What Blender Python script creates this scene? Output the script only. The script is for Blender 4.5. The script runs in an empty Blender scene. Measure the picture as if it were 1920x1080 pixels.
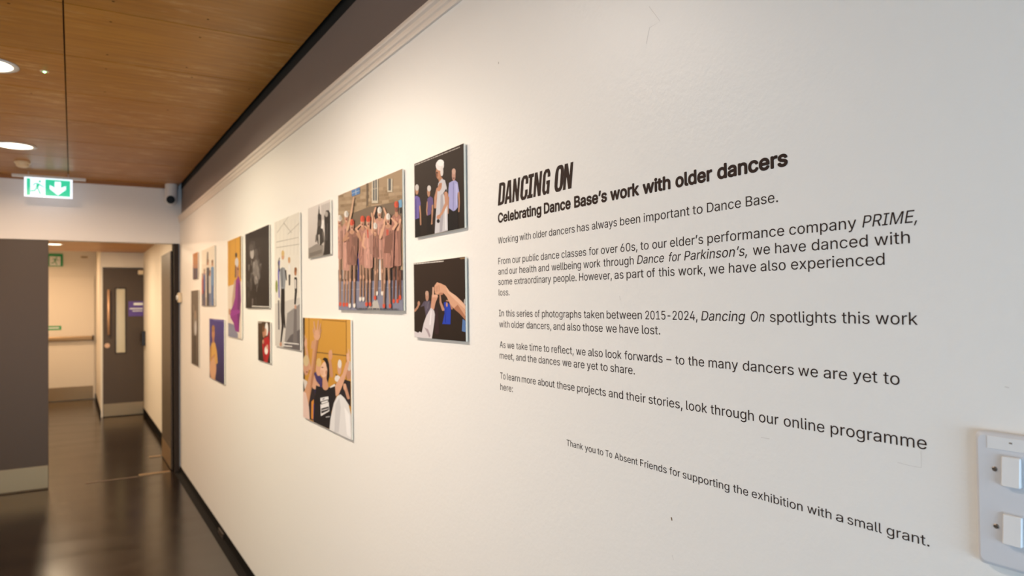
import bpy, bmesh, math, random
from mathutils import Matrix, Vector

random.seed(7)
S = bpy.context.scene
COL = S.collection

# ------------------------------------------------------------------ camera
FPX = 1318.79                       # focal length in pixels of the 1920 wide frame
CAMZ = 1.588
RGT = Vector((0.848056883, -0.529750742, -0.0127935551))   # camera right  (world x, y, z)
DWN = Vector((-0.000426649, 0.0234604863, -0.999724674))   # camera down
FWD = Vector((0.529905031, 0.847828849, 0.0196698092))     # camera forward
cam_data = bpy.data.cameras.new('camera')
cam = bpy.data.objects.new('camera', cam_data)
COL.objects.link(cam)
m3 = Matrix((RGT, -DWN, -FWD)).transposed()
cam.matrix_world = Matrix.Translation((0, 0, CAMZ)) @ m3.to_4x4()
cam_data.sensor_width = 36.0
cam_data.lens = 36.0 * FPX / 1920.0
cam_data.clip_start = 0.02
cam_data.dof.use_dof = True
cam_data.dof.focus_distance = 1.20
cam_data.dof.aperture_fstop = 5.4
S.camera = cam

# ------------------------------------------------------------------ view, world, big light
S.view_settings.view_transform = 'Standard'
S.view_settings.look = 'None'
S.view_settings.gamma = 1.0
S.view_settings.use_curve_mapping = False
S.view_settings.exposure = 0.0
S.cycles.use_denoising = True
S.cycles.max_bounces = 8
S.cycles.sample_clamp_indirect = 6.0

LAMP_W = 38.8            # each downlight of the near corridor
LAMP_C = (1.0, 0.91, 0.69)
LAMP_WARM = (1.0, 0.70, 0.48)
LAMP_PALE = (1.0, 0.86, 0.74)
DAY_W = 80.0
DAY_C = (0.49, 0.735, 1.0)

w = bpy.data.worlds.new('world'); S.world = w; w.use_nodes = True
w.node_tree.nodes['Background'].inputs[0].default_value = (0.9, 0.96, 1.0, 1)
w.node_tree.nodes['Background'].inputs[1].default_value = 0.55

def area_light(name, loc, rot, sx, sy, power, color, shape='RECTANGLE', spread=180):
    d = bpy.data.lights.new(name, 'AREA'); d.energy = power; d.color = color
    d.shape = shape; d.size = sx
    if shape == 'RECTANGLE': d.size_y = sy
    d.spread = math.radians(spread)
    o = bpy.data.objects.new(name, d); COL.objects.link(o)
    o.location = loc; o.rotation_euler = rot
    return o
# lamp for the cool daylight from behind, set in an added, unseen window
area_light('daylight', (-0.25, -2.34, 1.08), (math.radians(90), 0, math.radians(0)), 1.7, 1.3, DAY_W, DAY_C)

# ------------------------------------------------------------------ helpers
def lin(c):
    return tuple(((v / 255) / 12.92 if v / 255 <= 0.04045 else ((v / 255 + 0.055) / 1.055) ** 2.4) for v in c)

def P(px, py, axis, val):
    """the point on plane x / y / z = val that the photograph shows at a pixel"""
    d = RGT * ((px - 960) / FPX) + DWN * ((py - 540) / FPX) + FWD
    o = Vector((0, 0, CAMZ))
    t = (val - o[axis]) / d[axis]
    return o + d * t

def mat(name, rgb, rough=0.5, metal=0.0, spec=0.5, emit=None, estr=0.0, coat=0.0):
    m = bpy.data.materials.new(name); m.use_nodes = True
    b = m.node_tree.nodes['Principled BSDF']
    c = lin(rgb) + (1,)
    b.inputs['Base Color'].default_value = c
    b.inputs['Roughness'].default_value = rough
    b.inputs['Metallic'].default_value = metal
    b.inputs['Specular IOR Level'].default_value = spec
    b.inputs['Coat Weight'].default_value = coat
    if emit:
        b.inputs['Emission Color'].default_value = lin(emit) + (1,)
        b.inputs['Emission Strength'].default_value = estr
    return m

def nodes(m): return m.node_tree.nodes, m.node_tree.links, m.node_tree.nodes['Principled BSDF']

def add_bump(m, scale, strength, dist=0.002, detail=4, stretch=(1, 1, 1)):
    n, l, b = nodes(m)
    tc = n.new('ShaderNodeTexCoord'); mp = n.new('ShaderNodeMapping'); mp.inputs['Scale'].default_value = stretch
    nz = n.new('ShaderNodeTexNoise'); nz.inputs['Scale'].default_value = scale; nz.inputs['Detail'].default_value = detail
    bp = n.new('ShaderNodeBump'); bp.inputs['Strength'].default_value = strength; bp.inputs['Distance'].default_value = dist
    l.new(tc.outputs['Object'], mp.inputs[0]); l.new(mp.outputs[0], nz.inputs['Vector'])
    l.new(nz.outputs['Fac'], bp.inputs['Height']); l.new(bp.outputs[0], b.inputs['Normal'])
    return nz

def add_mottle(m, c1, c2, scale, stretch=(1, 1, 1), lo=0.35, hi=0.7, detail=6, rough=None):
    n, l, b = nodes(m)
    tc = n.new('ShaderNodeTexCoord'); mp = n.new('ShaderNodeMapping'); mp.inputs['Scale'].default_value = stretch
    nz = n.new('ShaderNodeTexNoise'); nz.inputs['Scale'].default_value = scale; nz.inputs['Detail'].default_value = detail
    rp = n.new('ShaderNodeValToRGB')
    rp.color_ramp.elements[0].position = lo; rp.color_ramp.elements[0].color = lin(c1) + (1,)
    rp.color_ramp.elements[1].position = hi; rp.color_ramp.elements[1].color = lin(c2) + (1,)
    l.new(tc.outputs['Object'], mp.inputs[0]); l.new(mp.outputs[0], nz.inputs['Vector'])
    l.new(nz.outputs['Fac'], rp.inputs[0]); l.new(rp.outputs[0], b.inputs['Base Color'])
    if rough:
        mr = n.new('ShaderNodeMapRange'); mr.inputs[3].default_value = rough[0]; mr.inputs[4].default_value = rough[1]
        l.new(nz.outputs['Fac'], mr.inputs[0]); l.new(mr.outputs[0], b.inputs['Roughness'])

# ------------------------------------------------------------------ materials
M = {}
M['wall'] = mat('white_wall_paint', (232, 229, 224), 0.42, spec=0.4); add_bump(M['wall'], 85, 0.25, 0.002, 5)
M['wall_far'] = mat('cream_wall_paint', (228, 220, 206), 0.5)
M['band'] = mat('grey_soffit_paint', (128, 116, 112), 0.7); add_bump(M['band'], 40, 0.08)
M['trim'] = mat('trim_paint', (226, 214, 202), 0.4)
M['floor'] = mat('dark_vinyl', (52, 42, 36), 0.3, spec=0.24)
add_mottle(M['floor'], (24, 17, 12), (36, 27, 20), 2.0, (0.6, 2.2, 1), 0.3, 0.75, 4, (0.15, 0.26))
M['skirt'] = mat('black_skirting', (9, 7, 6), 0.7, spec=0.08)
M['door'] = mat('grey_door_paint', (77, 64, 50), 0.40, spec=0.3)
M['frame'] = mat('dark_frame_paint', (50, 41, 34), 0.5, spec=0.15)
M['steel'] = mat('brushed_steel', (166, 138, 102), 0.42, metal=1.0); add_bump(M['steel'], 30, 0.05, 0.001, 3, (1, 1, 40))
M['chrome'] = mat('chrome', (205, 198, 190), 0.15, metal=1.0)
M['brass'] = mat('copper_toned_metal', (214, 172, 138), 0.45, metal=0.5)
M['whiteplastic'] = mat('white_plastic', (222, 221, 220), 0.35)
M['switchplate'] = mat('switch_plate_plastic', (205, 206, 210), 0.28)
M['creamplastic'] = mat('cream_plastic', (225, 205, 170), 0.4)
M['blackplastic'] = mat('black_plastic', (18, 16, 15), 0.3)
M['lens'] = mat('lens_black', (8, 8, 8), 0.5, spec=0.2)
M['screw'] = mat('screw_steel', (120, 112, 105), 0.35, metal=1.0)
M['vinyl'] = mat('brown_black_vinyl', (50, 34, 28), 0.6, spec=0.12)
M['board_edge'] = mat('foam_board_edge', (246, 238, 218), 0.6)
M['strip'] = mat('dull_strip', (112, 90, 68), 0.5)
M['ply_edge'] = mat('plywood_edge', (150, 96, 40), 0.5)
M['backing'] = mat('joint_backing', (74, 42, 14), 0.8)
M['void_shade'] = mat('dark_void_shade', (10, 9, 8), 0.9)  # also colours the painted shade strip on the grey band
M['green'] = mat('sign_green', (22, 150, 88), 0.4)
M['signwhite'] = mat('sign_white', (232, 236, 232), 0.4)
M['purple'] = mat('purple_sign', (86, 62, 140), 0.4)
M['glass_pane'] = mat('pale_wired_glass', (196, 186, 158), 0.15)
M['lit_green'] = mat('lit_sign_green', (30, 170, 120), 0.3, emit=(48, 192, 148), estr=0.95)
M['lit_white'] = mat('lit_sign_white', (235, 240, 240), 0.3, emit=(226, 236, 255), estr=1.15)
M['diffuser'] = mat('lamp_diffuser', (255, 250, 240), 0.5, emit=(255, 236, 205), estr=6.0)
M['led'] = mat('green_led', (120, 255, 150), 0.4, emit=(150, 255, 170), estr=9.0)

# plywood: warm brown veneer with pale worn streaks across the corridor, a little different in each board
m = mat('plywood_veneer', (160, 108, 58), 0.38, spec=0.4); M['ply'] = m
n, l, b = nodes(m)
tc = n.new('ShaderNodeTexCoord')
def noise(scale, stretch, detail):
    mp = n.new('ShaderNodeMapping'); mp.inputs['Scale'].default_value = stretch
    nz = n.new('ShaderNodeTexNoise'); nz.inputs['Scale'].default_value = scale; nz.inputs['Detail'].default_value = detail
    l.new(tc.outputs['Object'], mp.inputs[0]); l.new(mp.outputs[0], nz.inputs['Vector']); return nz
def ramp(src, stops):
    r = n.new('ShaderNodeValToRGB')
    while len(r.color_ramp.elements) < len(stops): r.color_ramp.elements.new(0.5)
    for e, (p, c) in zip(r.color_ramp.elements, stops): e.position = p; e.color = c
    l.new(src, r.inputs[0]); return r
grain = noise(3.0, (0.8, 14, 1), 8)
base = ramp(grain.outputs['Fac'], [(0.3, lin((158, 104, 34)) + (1,)), (0.75, lin((186, 130, 50)) + (1,))])
streak = noise(3.2, (2.2, 9, 1), 15); streak.inputs['Roughness'].default_value = 0.72; sr = ramp(streak.outputs['Fac'], [(0.49, (0, 0, 0, 1)), (0.66, (1, 1, 1, 1))])
patch = noise(1.7, (1, 2.2, 1), 4); pr = ramp(patch.outputs['Fac'], [(0.42, (0.08, 0.08, 0.08, 1)), (0.60, (1, 1, 1, 1))])
mul = n.new('ShaderNodeMath'); mul.operation = 'MULTIPLY'
l.new(sr.outputs[0], mul.inputs[0]); l.new(pr.outputs[0], mul.inputs[1])
mx = n.new('ShaderNodeMixRGB'); mx.inputs[2].default_value = lin((206, 164, 108)) + (1,)
l.new(mul.outputs[0], mx.inputs[0]); l.new(base.outputs[0], mx.inputs[1])
att = n.new('ShaderNodeAttribute'); att.attribute_name = 'board'
mm = n.new('ShaderNodeMixRGB'); mm.blend_type = 'MULTIPLY'; mm.inputs[0].default_value = 1.0
l.new(mx.outputs[0], mm.inputs[1]); l.new(att.outputs['Color'], mm.inputs[2]); l.new(mm.outputs[0], b.inputs['Base Color'])

# printed pictures: the printed colours are stored on the shapes themselves
m = mat('printed_picture', (255, 255, 255), 0.5, spec=0.09); M['print'] = m
n, l, b = nodes(m)
att = n.new('ShaderNodeAttribute'); att.attribute_name = 'ink'
l.new(att.outputs['Color'], b.inputs['Base Color'])

# ------------------------------------------------------------------ object builders
def tag(o, label=None, cat=None, group=None, kind=None):
    if label: o['label'] = label
    if cat: o['category'] = cat
    if group: o['group'] = group
    if kind: o['kind'] = kind
    return o
def empty(name, loc, label, cat, group=None):
    o = bpy.data.objects.new(name, None); o.empty_display_size = 0.05
    COL.objects.link(o); o.location = loc
    return tag(o, label, cat, group)
def obj(name, bm, material, parent=None, smooth=False, bevel=0.0, seg=2):
    me = bpy.data.meshes.new(name)
    bmesh.ops.recalc_face_normals(bm, faces=bm.faces)
    bm.to_mesh(me); bm.free()
    mats = material if isinstance(material, (list, tuple)) else [material]
    for mt in mats: me.materials.append(mt)
    o = bpy.data.objects.new(name, me); COL.objects.link(o)
    if smooth:
        for p in me.polygons: p.use_smooth = True
    if bevel:
        md = o.modifiers.new('bevel', 'BEVEL'); md.width = bevel; md.segments = seg; md.limit_method = 'ANGLE'
    if parent:
        o.parent = parent
        o.matrix_parent_inverse = Matrix.Translation(-parent.location)
    return o
def box(bm, x0, x1, y0, y1, z0, z1, mi=0):
    v = [bm.verts.new((x, y, z)) for x in (x0, x1) for y in (y0, y1) for z in (z0, z1)]
    for f in ((0, 1, 3, 2), (4, 6, 7, 5), (0, 4, 5, 1), (2, 3, 7, 6), (0, 2, 6, 4), (1, 5, 7, 3)):
        bm.faces.new([v[i] for i in f]).material_index = mi
    return v
def bx(*a):
    bm = bmesh.new(); box(bm, *a); return bm
def lathe(prof, loc, axis='Z', seg=48, closed=False):
    """prof: list of (radius, height)"""
    bm = bmesh.new(); rings = []
    for r, h in prof:
        ring = []
        for i in range(seg):
            a = 2 * math.pi * i / seg
            c = (r * math.cos(a), r * math.sin(a), h)
            if axis == 'X': c = (c[2], c[0], c[1])
            if axis == 'Y': c = (c[0], c[2], c[1])
            ring.append(bm.verts.new(Vector(c) + Vector(loc)))
        rings.append(ring)
    for a, bq in zip(rings, rings[1:]):
        for i in range(seg):
            j = (i + 1) % seg
            bm.faces.new((a[i], a[j], bq[j], bq[i]))
    if prof[0][0] > 1e-6: bm.faces.new(rings[0])
    if prof[-1][0] > 1e-6: bm.faces.new(list(reversed(rings[-1])))
    return bm
def tube(p0, p1, r, seg=16):
    bm = bmesh.new(); p0 = Vector(p0); p1 = Vector(p1); d = (p1 - p0)
    q = d.to_track_quat('Z', 'Y')
    ra = []
    for p in (p0, p1):
        ra.append([bm.verts.new(p + q @ Vector((r * math.cos(2 * math.pi * i / seg), r * math.sin(2 * math.pi * i / seg), 0))) for i in range(seg)])
    for i in range(seg):
        j = (i + 1) % seg; bm.faces.new((ra[0][i], ra[0][j], ra[1][j], ra[1][i]))
    bm.faces.new(ra[0]); bm.faces.new(list(reversed(ra[1])))
    return bm
def rounded(w, h, r, n=5):
    pts = []
    for cx, cy, a0 in ((w / 2 - r, h / 2 - r, 0), (-w / 2 + r, h / 2 - r, 90), (-w / 2 + r, -h / 2 + r, 180), (w / 2 - r, -h / 2 + r, 270)):
        for i in range(n + 1):
            a = math.radians(a0 + 90 * i / n); pts.append((cx + r * math.cos(a), cy + r * math.sin(a)))
    return pts
def loft_x(loops):
    """loops: list of (x, [(y,z)...]) -> closed solid along x"""
    bm = bmesh.new(); rs = [[bm.verts.new((x, y, z)) for y, z in pts] for x, pts in loops]
    k = len(rs[0])
    for a, c in zip(rs, rs[1:]):
        for i in range(k):
            j = (i + 1) % k; bm.faces.new((a[i], a[j], c[j], c[i]))
    bm.faces.new(rs[0]); bm.faces.new(list(reversed(rs[-1])))
    return bm
def struct(name, bm, m, parent=None, **k):
    o = obj(name, bm, m, parent, **k)
    if not parent: o['kind'] = 'structure'
    return o

# ------------------------------------------------------------------ the setting
WX = 0.875          # picture wall
LX = -1.40          # left wall of the near corridor (outside the photograph)
YE = 7.42           # end wall with the double doors
YB = -2.30          # back wall with the added, unseen window
CZ = 2.743          # plywood ceiling
HZ = 2.187          # head of the double door opening
OX0, OX1 = -1.135, 0.822      # door opening

struct('floor', bx(-3.0, 1.2, YB - 0.1, 14.5, -0.06, 0.0), M['floor'])
struct('wall_right', bx(WX, WX + 0.20, YB, YE + 0.02, 0.0, 2.42), M['wall'])
struct('wall_right.001', bx(WX + 0.016, WX + 0.20, YB, YE, 2.42, 3.0), M['band'])
struct('trim_shade_strip', bx(WX + 0.0145, WX + 0.016, YB, YE - 0.001, 2.712, 3.0), M['void_shade'])     # black strip painting the soft shade at the top of the grey band
struct('wall_left', bx(LX - 0.1, LX, YB, YE + 0.12, 0.0, 3.0), M['wall'])
bm = bmesh.new()
box(bm, OX1 - 0.0, WX + 0.2, YE + 0.02, YE + 0.12, 0, HZ)
box(bm, LX - 0.1, OX0, YE, YE + 0.12, 0, HZ)
box(bm, LX - 0.1, WX + 0.0159, YE, YE + 0.12, HZ, 3.0)
struct('wall_far', bm, M['wall'])
bm = bmesh.new()
box(bm, LX - 0.1, -1.15, YB - 0.1, YB, 0, 3); box(bm, 0.65, WX + 0.2, YB - 0.1, YB, 0, 3)
box(bm, -1.15, 0.65, YB - 0.1, YB, 0, 0.40); box(bm, -1.15, 0.65, YB - 0.1, YB, 2.20, 3)
struct('wall_back', bm, M['wall'])
bm = bmesh.new()
for a in ((-1.15, -1.10, 0.40, 2.20), (0.60, 0.65, 0.40, 2.20), (-1.10, 0.60, 0.40, 0.45), (-1.10, 0.60, 2.15, 2.20)):
    box(bm, a[0], a[1], YB - 0.09, YB - 0.01, a[2], a[3])
struct('unseen_window_1', bm, M['frame'])  # unseen window frame, added so the daylight has an opening
struct('trim_1', bx(LX - 0.1, WX + 0.2, YB, 14.6, 3.0, 3.05), M['void_shade'])     # dark void above the boards

# plywood boards: joints across the corridor every 0.651 m, one joint along it
bm = bmesh.new(); lay = bm.loops.layers.float_color.new('board')
def board(x0, x1, y0, y1, z0, z1):
    c = 0.90 + random.random() * 0.2; cc = (c, c * (0.98 + random.random() * 0.04), c * (0.96 + random.random() * 0.06), 1)
    k = len(bm.faces); box(bm, x0, x1, y0, y1, z0, z1); bm.faces.ensure_lookup_table()
    for f in bm.faces[k:]:
        for lp in f.loops: lp[lay] = cc
JY = [3.136 + 0.651 * k for k in range(-9, 8)]
JX = [LX + 0.02, -0.030, 0.866]
for y0, y1 in zip(JY, JY[1:]):
    y1 = min(y1, YE - 0.006)
    if y1 - y0 < 0.02: continue
    for x0, x1 in zip(JX, JX[1:]):
        gx = 0.003 if x0 > -1 else 0
        board(x0 + gx, x1 - (0.003 if x1 < 0 else 0), y0 + 0.0045, y1 - 0.0045, CZ, CZ + 0.018)
box(bm, LX, 0.866, JY[0], YE - 0.006, CZ + 0.010, CZ + 0.0175, 1)      # backing behind the joints
struct('ceiling', bm, [M['ply'], M['backing']])

bm = bmesh.new()     # countersunk screw heads
for a, c in ((850, 10), (1560, 145), (830, 163), (805, 410), (1500, 280), (1400, 505), (795, 517), (1440, 580), (65, 25), (786, 690), (1258, 826), (235, 700), (1868, 668)):
    q = P(a / 4, c / 4, 2, CZ); k0 = len(bm.verts)
    bmesh.ops.create_circle(bm, cap_ends=True, segments=10, radius=0.0055, matrix=Matrix.Translation((q.x, q.y, CZ - 0.0004)))
obj('screw_heads', bm, M['backing'], bpy.data.objects['ceiling'])

struct('trim_5', bx(LX, 0.862, YE - 0.018, YE - 0.001, CZ - 0.034, CZ + 0.0), M['ply_edge'])     # closing strip where the boards meet the end wall

# picture rail moulding on top of the white wall
prof = [(0.0, 2.388), (-0.007, 2.388), (-0.0085, 2.396), (-0.006, 2.400), (-0.006, 2.404), (-0.011, 2.408), (-0.0125, 2.414),
        (-0.0125, 2.420), (-0.0095, 2.423), (-0.0095, 2.426), (-0.017, 2.431), (-0.019, 2.436), (-0.019, 2.446), (-0.016, 2.449), (0.016, 2.449), (0.016, 2.42), (0.0, 2.42)]
bm = bmesh.new(); ends = []
for y in (YB, YE - 0.001):
    ends.append([bm.verts.new((WX + a - 0.0001, y, z)) for a, z in prof])
for i in range(len(prof)):
    j = (i + 1) % len(prof); bm.faces.new((ends[0][i], ends[0][j], ends[1][j], ends[1][i]))
bm.faces.new(ends[0]); bm.faces.new(list(reversed(ends[1])))
struct('trim_2', bm, M['trim'])
prof = [(0.0, 0.058), (-0.006, 0.058), (-0.008, 0.036), (-0.014, 0.018), (-0.026, 0.007), (-0.050, 0.002), (-0.052, 0.0), (0.0, 0.0)]   # coved black vinyl skirting
bm = bmesh.new(); ends = [[bm.verts.new((WX + a_, y, z)) for a_, z in prof] for y in (YB, YE - 0.005)]
for i in range(len(prof)):
    j = (i + 1) % len(prof); bm.faces.new((ends[0][i], ends[0][j], ends[1][j], ends[1][i]))
bm.faces.new(ends[0]); bm.faces.new(list(reversed(ends[1])))
struct('baseboard_right', bm, M['skirt'])
struct('baseboard_left', bx(LX, LX + 0.01, YB, YE, 0.0, 0.08), M['skirt'])

# far corridor
FX = 0.895; FY = 11.75; FZ = 2.385; EY = 14.22; RX = 0.345
struct('wall_right.002', bx(FX, FX + 0.2, YE + 0.12, FY + 0.1, 0.0, 2.6), M['wall_far'])
bm = bmesh.new(); box(bm, RX, FX, FY, FY + 0.1, 2.165, 2.75); box(bm, RX, RX + 0.025, FY, FY + 0.1, 0.0, 2.165)
box(bm, RX, FX, FY + 0.1, EY, 0.0, 2.75)
struct('wall_far.001', bm, M['wall_far'])
struct('wall_far.002', bx(LX - 0.1, RX + 0.3, EY, EY + 0.1, 0.0, 2.75), M['wall_far'])
struct('wall_left.001', bx(-1.3, -1.2, YE + 0.12, EY, 0.0, 2.75), M['wall_far'])
bm = bmesh.new(); lay = bm.loops.layers.float_color.new('board')
for k in range(7):
    y0 = YE + 0.12 + 0.6 * k; y1 = min(y0 + 0.6, FY)
    if y1 > y0: board(-1.2, FX, y0 + 0.002, y1 - 0.002, FZ, FZ + 0.018)
struct('ceiling.001', bm, M['ply'])
struct('ceiling.002', bx(-1.3, FX, FY + 0.001, EY, 2.62, 2.66), M['wall_far'])
struct('baseboard_right.001', bx(FX - 0.01, FX, YE + 0.42, FY, 0.0, 0.09), M['skirt'])
struct('baseboard_far', bx(RX - 0.01, RX, FY + 0.0, EY, 0.0, 0.09), M['skirt'])

# ------------------------------------------------------------------ double door at the end of the corridor
bm = bmesh.new()
box(bm, OX1, WX - 0.009, YE - 0.004, YE + 0.02, 0, HZ)
box(bm, OX1, OX1 + 0.02, YE + 0.02, YE + 0.125, 0, HZ)
struct('trim_3', bm, M['frame'])

def door_leaf(label, x0, x1, y0, y1, z1, kick):
    d = empty('door', ((x0 + x1) / 2, (y0 + y1) / 2, 0), label, 'door')
    obj('door_slab', bx(x0, x1, y0, y1, 0.006, z1), M['door'], d, bevel=0.002)
    obj('kick_plate', bx(*kick), M['steel'], d, bevel=0.0006)
    return d
zk = P(45, 877.5, 1, YE + 0.01).z
d = door_leaf('grey door leaf shut at the left of the corridor end, steel kick plate at its foot',
              OX0 + 0.01, P(90.8, 650, 1, YE + 0.01).x, YE + 0.01, YE + 0.055, HZ - 0.003,
              (OX0 + 0.02, P(90.3, 890, 1, YE + 0.008).x, YE + 0.008, YE + 0.0105, 0.012, zk))
d = door_leaf('grey door leaf swung open flat along the corridor wall beyond the end wall',
              0.806, 0.85, YE + 0.13, 8.36, 2.125, (0.8045, 0.8062, YE + 0.14, 8.35, 0.012, 0.20))
obj('hinge', tube((0.835, YE + 0.123, 0.25), (0.835, YE + 0.123, 0.35), 0.006), M['steel'], d)
obj('hinge', tube((0.835, YE + 0.123, 1.85), (0.835, YE + 0.123, 1.95), 0.006), M['steel'], d)

# floor strips by the open leaf
def floor_strip(a, bq, wdt, label):
    bm = bmesh.new()
    box(bm, min(a.x, bq.x), max(a.x, bq.x), a.y - wdt / 2, a.y + wdt / 2, 0.0, 0.006)
    o = obj('floor_plate', bm, M['steel'], None, bevel=0.001)
    return tag(o, label, 'floor plate', 'floor plates at the open door')
floor_strip(P(260.5, 891, 2, 0.003), P(320, 885, 2, 0.003), 0.055, 'worn metal floor plate in front of the open grey door leaf, the nearer one')
floor_strip(P(280, 857, 2, 0.003), P(303, 857, 2, 0.003), 0.05, 'small metal floor plate at the far edge of the open grey door leaf')

o = obj('threshold_strip', bx(0.10, 0.52, 7.452, 7.466, 0.0, 0.004), M['strip'], None, bevel=0.001)
tag(o, 'thin dull strip across the dark floor in the doorway of the end wall', 'threshold')

# ------------------------------------------------------------------ far doors
d = empty('door', (0.63, FY, 0), 'dark grey door with a narrow glass strip at the far end of the corridor', 'door')
dx0, dx1 = 0.371, FX - 0.004
# slab with an opening for the glass strip
g0, g1, gz0, gz1 = P(217, 600, 1, FY).x, P(234.5, 600, 1, FY).x, P(226, 661, 1, FY).z, P(226, 541, 1, FY).z
bm = bmesh.new()
for a in ((dx0, g0, 0.006, 2.15), (g1, dx1, 0.006, 2.15), (g0, g1, 0.006, gz0), (g0, g1, gz1, 2.15)):
    box(bm, a[0], a[1], FY - 0.02, FY + 0.03, a[2], a[3])
obj('door_slab', bm, M['door'], d)
obj('vision_panel', bx(g0, g1, FY - 0.006, FY + 0.004, gz0, gz1), M['glass_pane'], d)
bm = bmesh.new()
for a in ((g0 - 0.012, g0, gz0 - 0.012, gz1 + 0.012), (g1, g1 + 0.012, gz0 - 0.012, gz1 + 0.012), (g0, g1, gz0 - 0.012, gz0), (g0, g1, gz1, gz1 + 0.012)):
    box(bm, a[0], a[1], FY - 0.026, FY - 0.02, a[2], a[3])
obj('glazing_bead', bm, M['frame'], d)
hx = P(203.5, 590, 1, FY - 0.06).x
h0, h1 = P(203.5, 628, 1, FY - 0.06).z, P(203.5, 543, 1, FY - 0.06).z
h = obj('pull_handle', tube((hx, FY - 0.07, h0), (hx, FY - 0.07, h1), 0.016), M['brass'], d, smooth=True)
for zz in (h0 + 0.06, h1 - 0.06): obj('handle_mount', tube((hx, FY - 0.07, zz), (hx, FY - 0.019, zz), 0.010), M['brass'], h)
lk = P(201, 648, 1, FY - 0.03)
obj('lock', lathe([(0.034, -0.012), (0.034, 0.006), (0.028, 0.010)], (lk.x, FY - 0.022, lk.z), 'Y', 24), M['brass'], d)
obj('kick_plate', bx(dx0 + 0.006, dx1, FY - 0.0225, FY - 0.0205, 0.012, 0.19), M['steel'], d)
obj('door_closer', bx(0.82, dx1, FY - 0.07, FY - 0.02, 2.06, 2.125), M['creamplastic'], d, bevel=0.008)
s0 = P(241, 565, 1, FY - 0.024); s1 = P(241, 593, 1, FY - 0.024)
t = empty('door_sign', (0.79, FY - 0.024, s1.z), 'purple sign with pale lettering on the far dark grey door', 'sign')
obj('sign_plate', bx(s0.x, FX - 0.006, FY - 0.024, FY - 0.0206, s1.z, s0.z), M['purple'], t)
hgt = s0.z - s1.z; wd = FX - 0.006 - s0.x
for fx0, fx1, fz0, fz1 in ((0.34, 0.97, 0.74, 0.89), (0.08, 0.96, 0.47, 0.54), (0.26, 0.95, 0.32, 0.37)):
    obj('text_line', bx(s0.x + fx0 * wd, s0.x + fx1 * wd, FY - 0.0246, FY - 0.0240, s1.z + fz0 * hgt, s1.z + fz1 * hgt), M['signwhite'], t)

d = empty('door', (-0.1, EY, 0), 'cream fire exit door with a steel push bar at the very end of the corridor', 'door')
ex1 = P(174.5, 650, 1, EY).x
obj('door_slab', bx(-0.68, ex1 + 0.02, EY - 0.03, EY - 0.001, 0.006, 2.12), M['wall_far'], d, bevel=0.003)
obj('kick_plate', bx(-0.66, ex1, EY - 0.033, EY - 0.0305, 0.012, 0.235), M['steel'], d)
zb = P(130, 635, 1, EY - 0.08).z
pb = obj('push_bar', bx(-0.66, ex1 - 0.01, EY - 0.10, EY - 0.055, zb - 0.035, zb + 0.035), M['steel'], d, bevel=0.012)
obj('bar_end', bx(ex1 - 0.01, ex1 + 0.005, EY - 0.105, EY - 0.03, zb - 0.05, zb + 0.05), M['frame'], pb, bevel=0.006)
zz = P(104, 615, 1, EY - 0.033).z
pl = empty('door_sticker', (-0.2, EY - 0.033, zz), 'small green sticker above the push bar of the cream exit door', 'sticker')
x1 = P(115, 614, 1, EY - 0.033).x
obj('sticker_face', bx(-0.50, x1, EY - 0.0318, EY - 0.0305, zz - 0.035, zz + 0.035), M['green'], pl)
obj('text_line', bx(-0.46, x1 - 0.03, EY - 0.0322, EY - 0.0319, zz - 0.010, zz + 0.012), M['signwhite'], pl)

def flat_y(bm, pts, y, th=0.0005, mi=0):
    """thin solid from an outline in the x-z plane"""
    f = [bm.verts.new((x, y, z)) for x, z in pts]; bk = [bm.verts.new((x, y + th, z)) for x, z in pts]
    bm.faces.new(f).material_index = mi; bm.faces.new(list(reversed(bk))).material_index = mi
    for i in range(len(pts)):
        j = (i + 1) % len(pts); bm.faces.new((f[j], f[i], bk[i], bk[j])).material_index = mi
def limb(pts, w):
    """outline of a thick polyline"""
    L, Rr = [], []
    for i, p in enumerate(pts):
        a = Vector(pts[max(0, i - 1)]); c = Vector(pts[min(len(pts) - 1, i + 1)]); dd = (c - a).normalized(); nn = Vector((-dd.y, dd.x)) * w / 2
        L.append(tuple(Vector(p) + nn)); Rr.append(tuple(Vector(p) - nn))
    return L + Rr[::-1]
def disc(cx, cy, r, n=16): return [(cx + r * math.cos(2 * math.pi * i / n), cy + r * math.sin(2 * math.pi * i / n)) for i in range(n)]
RUN = [limb([(0.60, 0.70), (0.50, 0.48)], 0.17),                         # trunk
       limb([(0.52, 0.48), (0.62, 0.30), (0.72, 0.06)], 0.085),            # rear leg
       limb([(0.48, 0.46), (0.36, 0.28), (0.10, 0.24)], 0.085),            # front leg
       limb([(0.60, 0.70), (0.76, 0.60), (0.93, 0.52)], 0.06),             # arm back
       limb([(0.56, 0.72), (0.36, 0.70), (0.26, 0.58)], 0.06),             # arm front
       disc(0.68, 0.84, 0.075)]
def running_man(bm, x0, z0, wd, ht, y, mi=0):
    for pts in RUN: flat_y(bm, [(x0 + a * wd, z0 + c * ht) for a, c in pts], y, 0.0005, mi)

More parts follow.
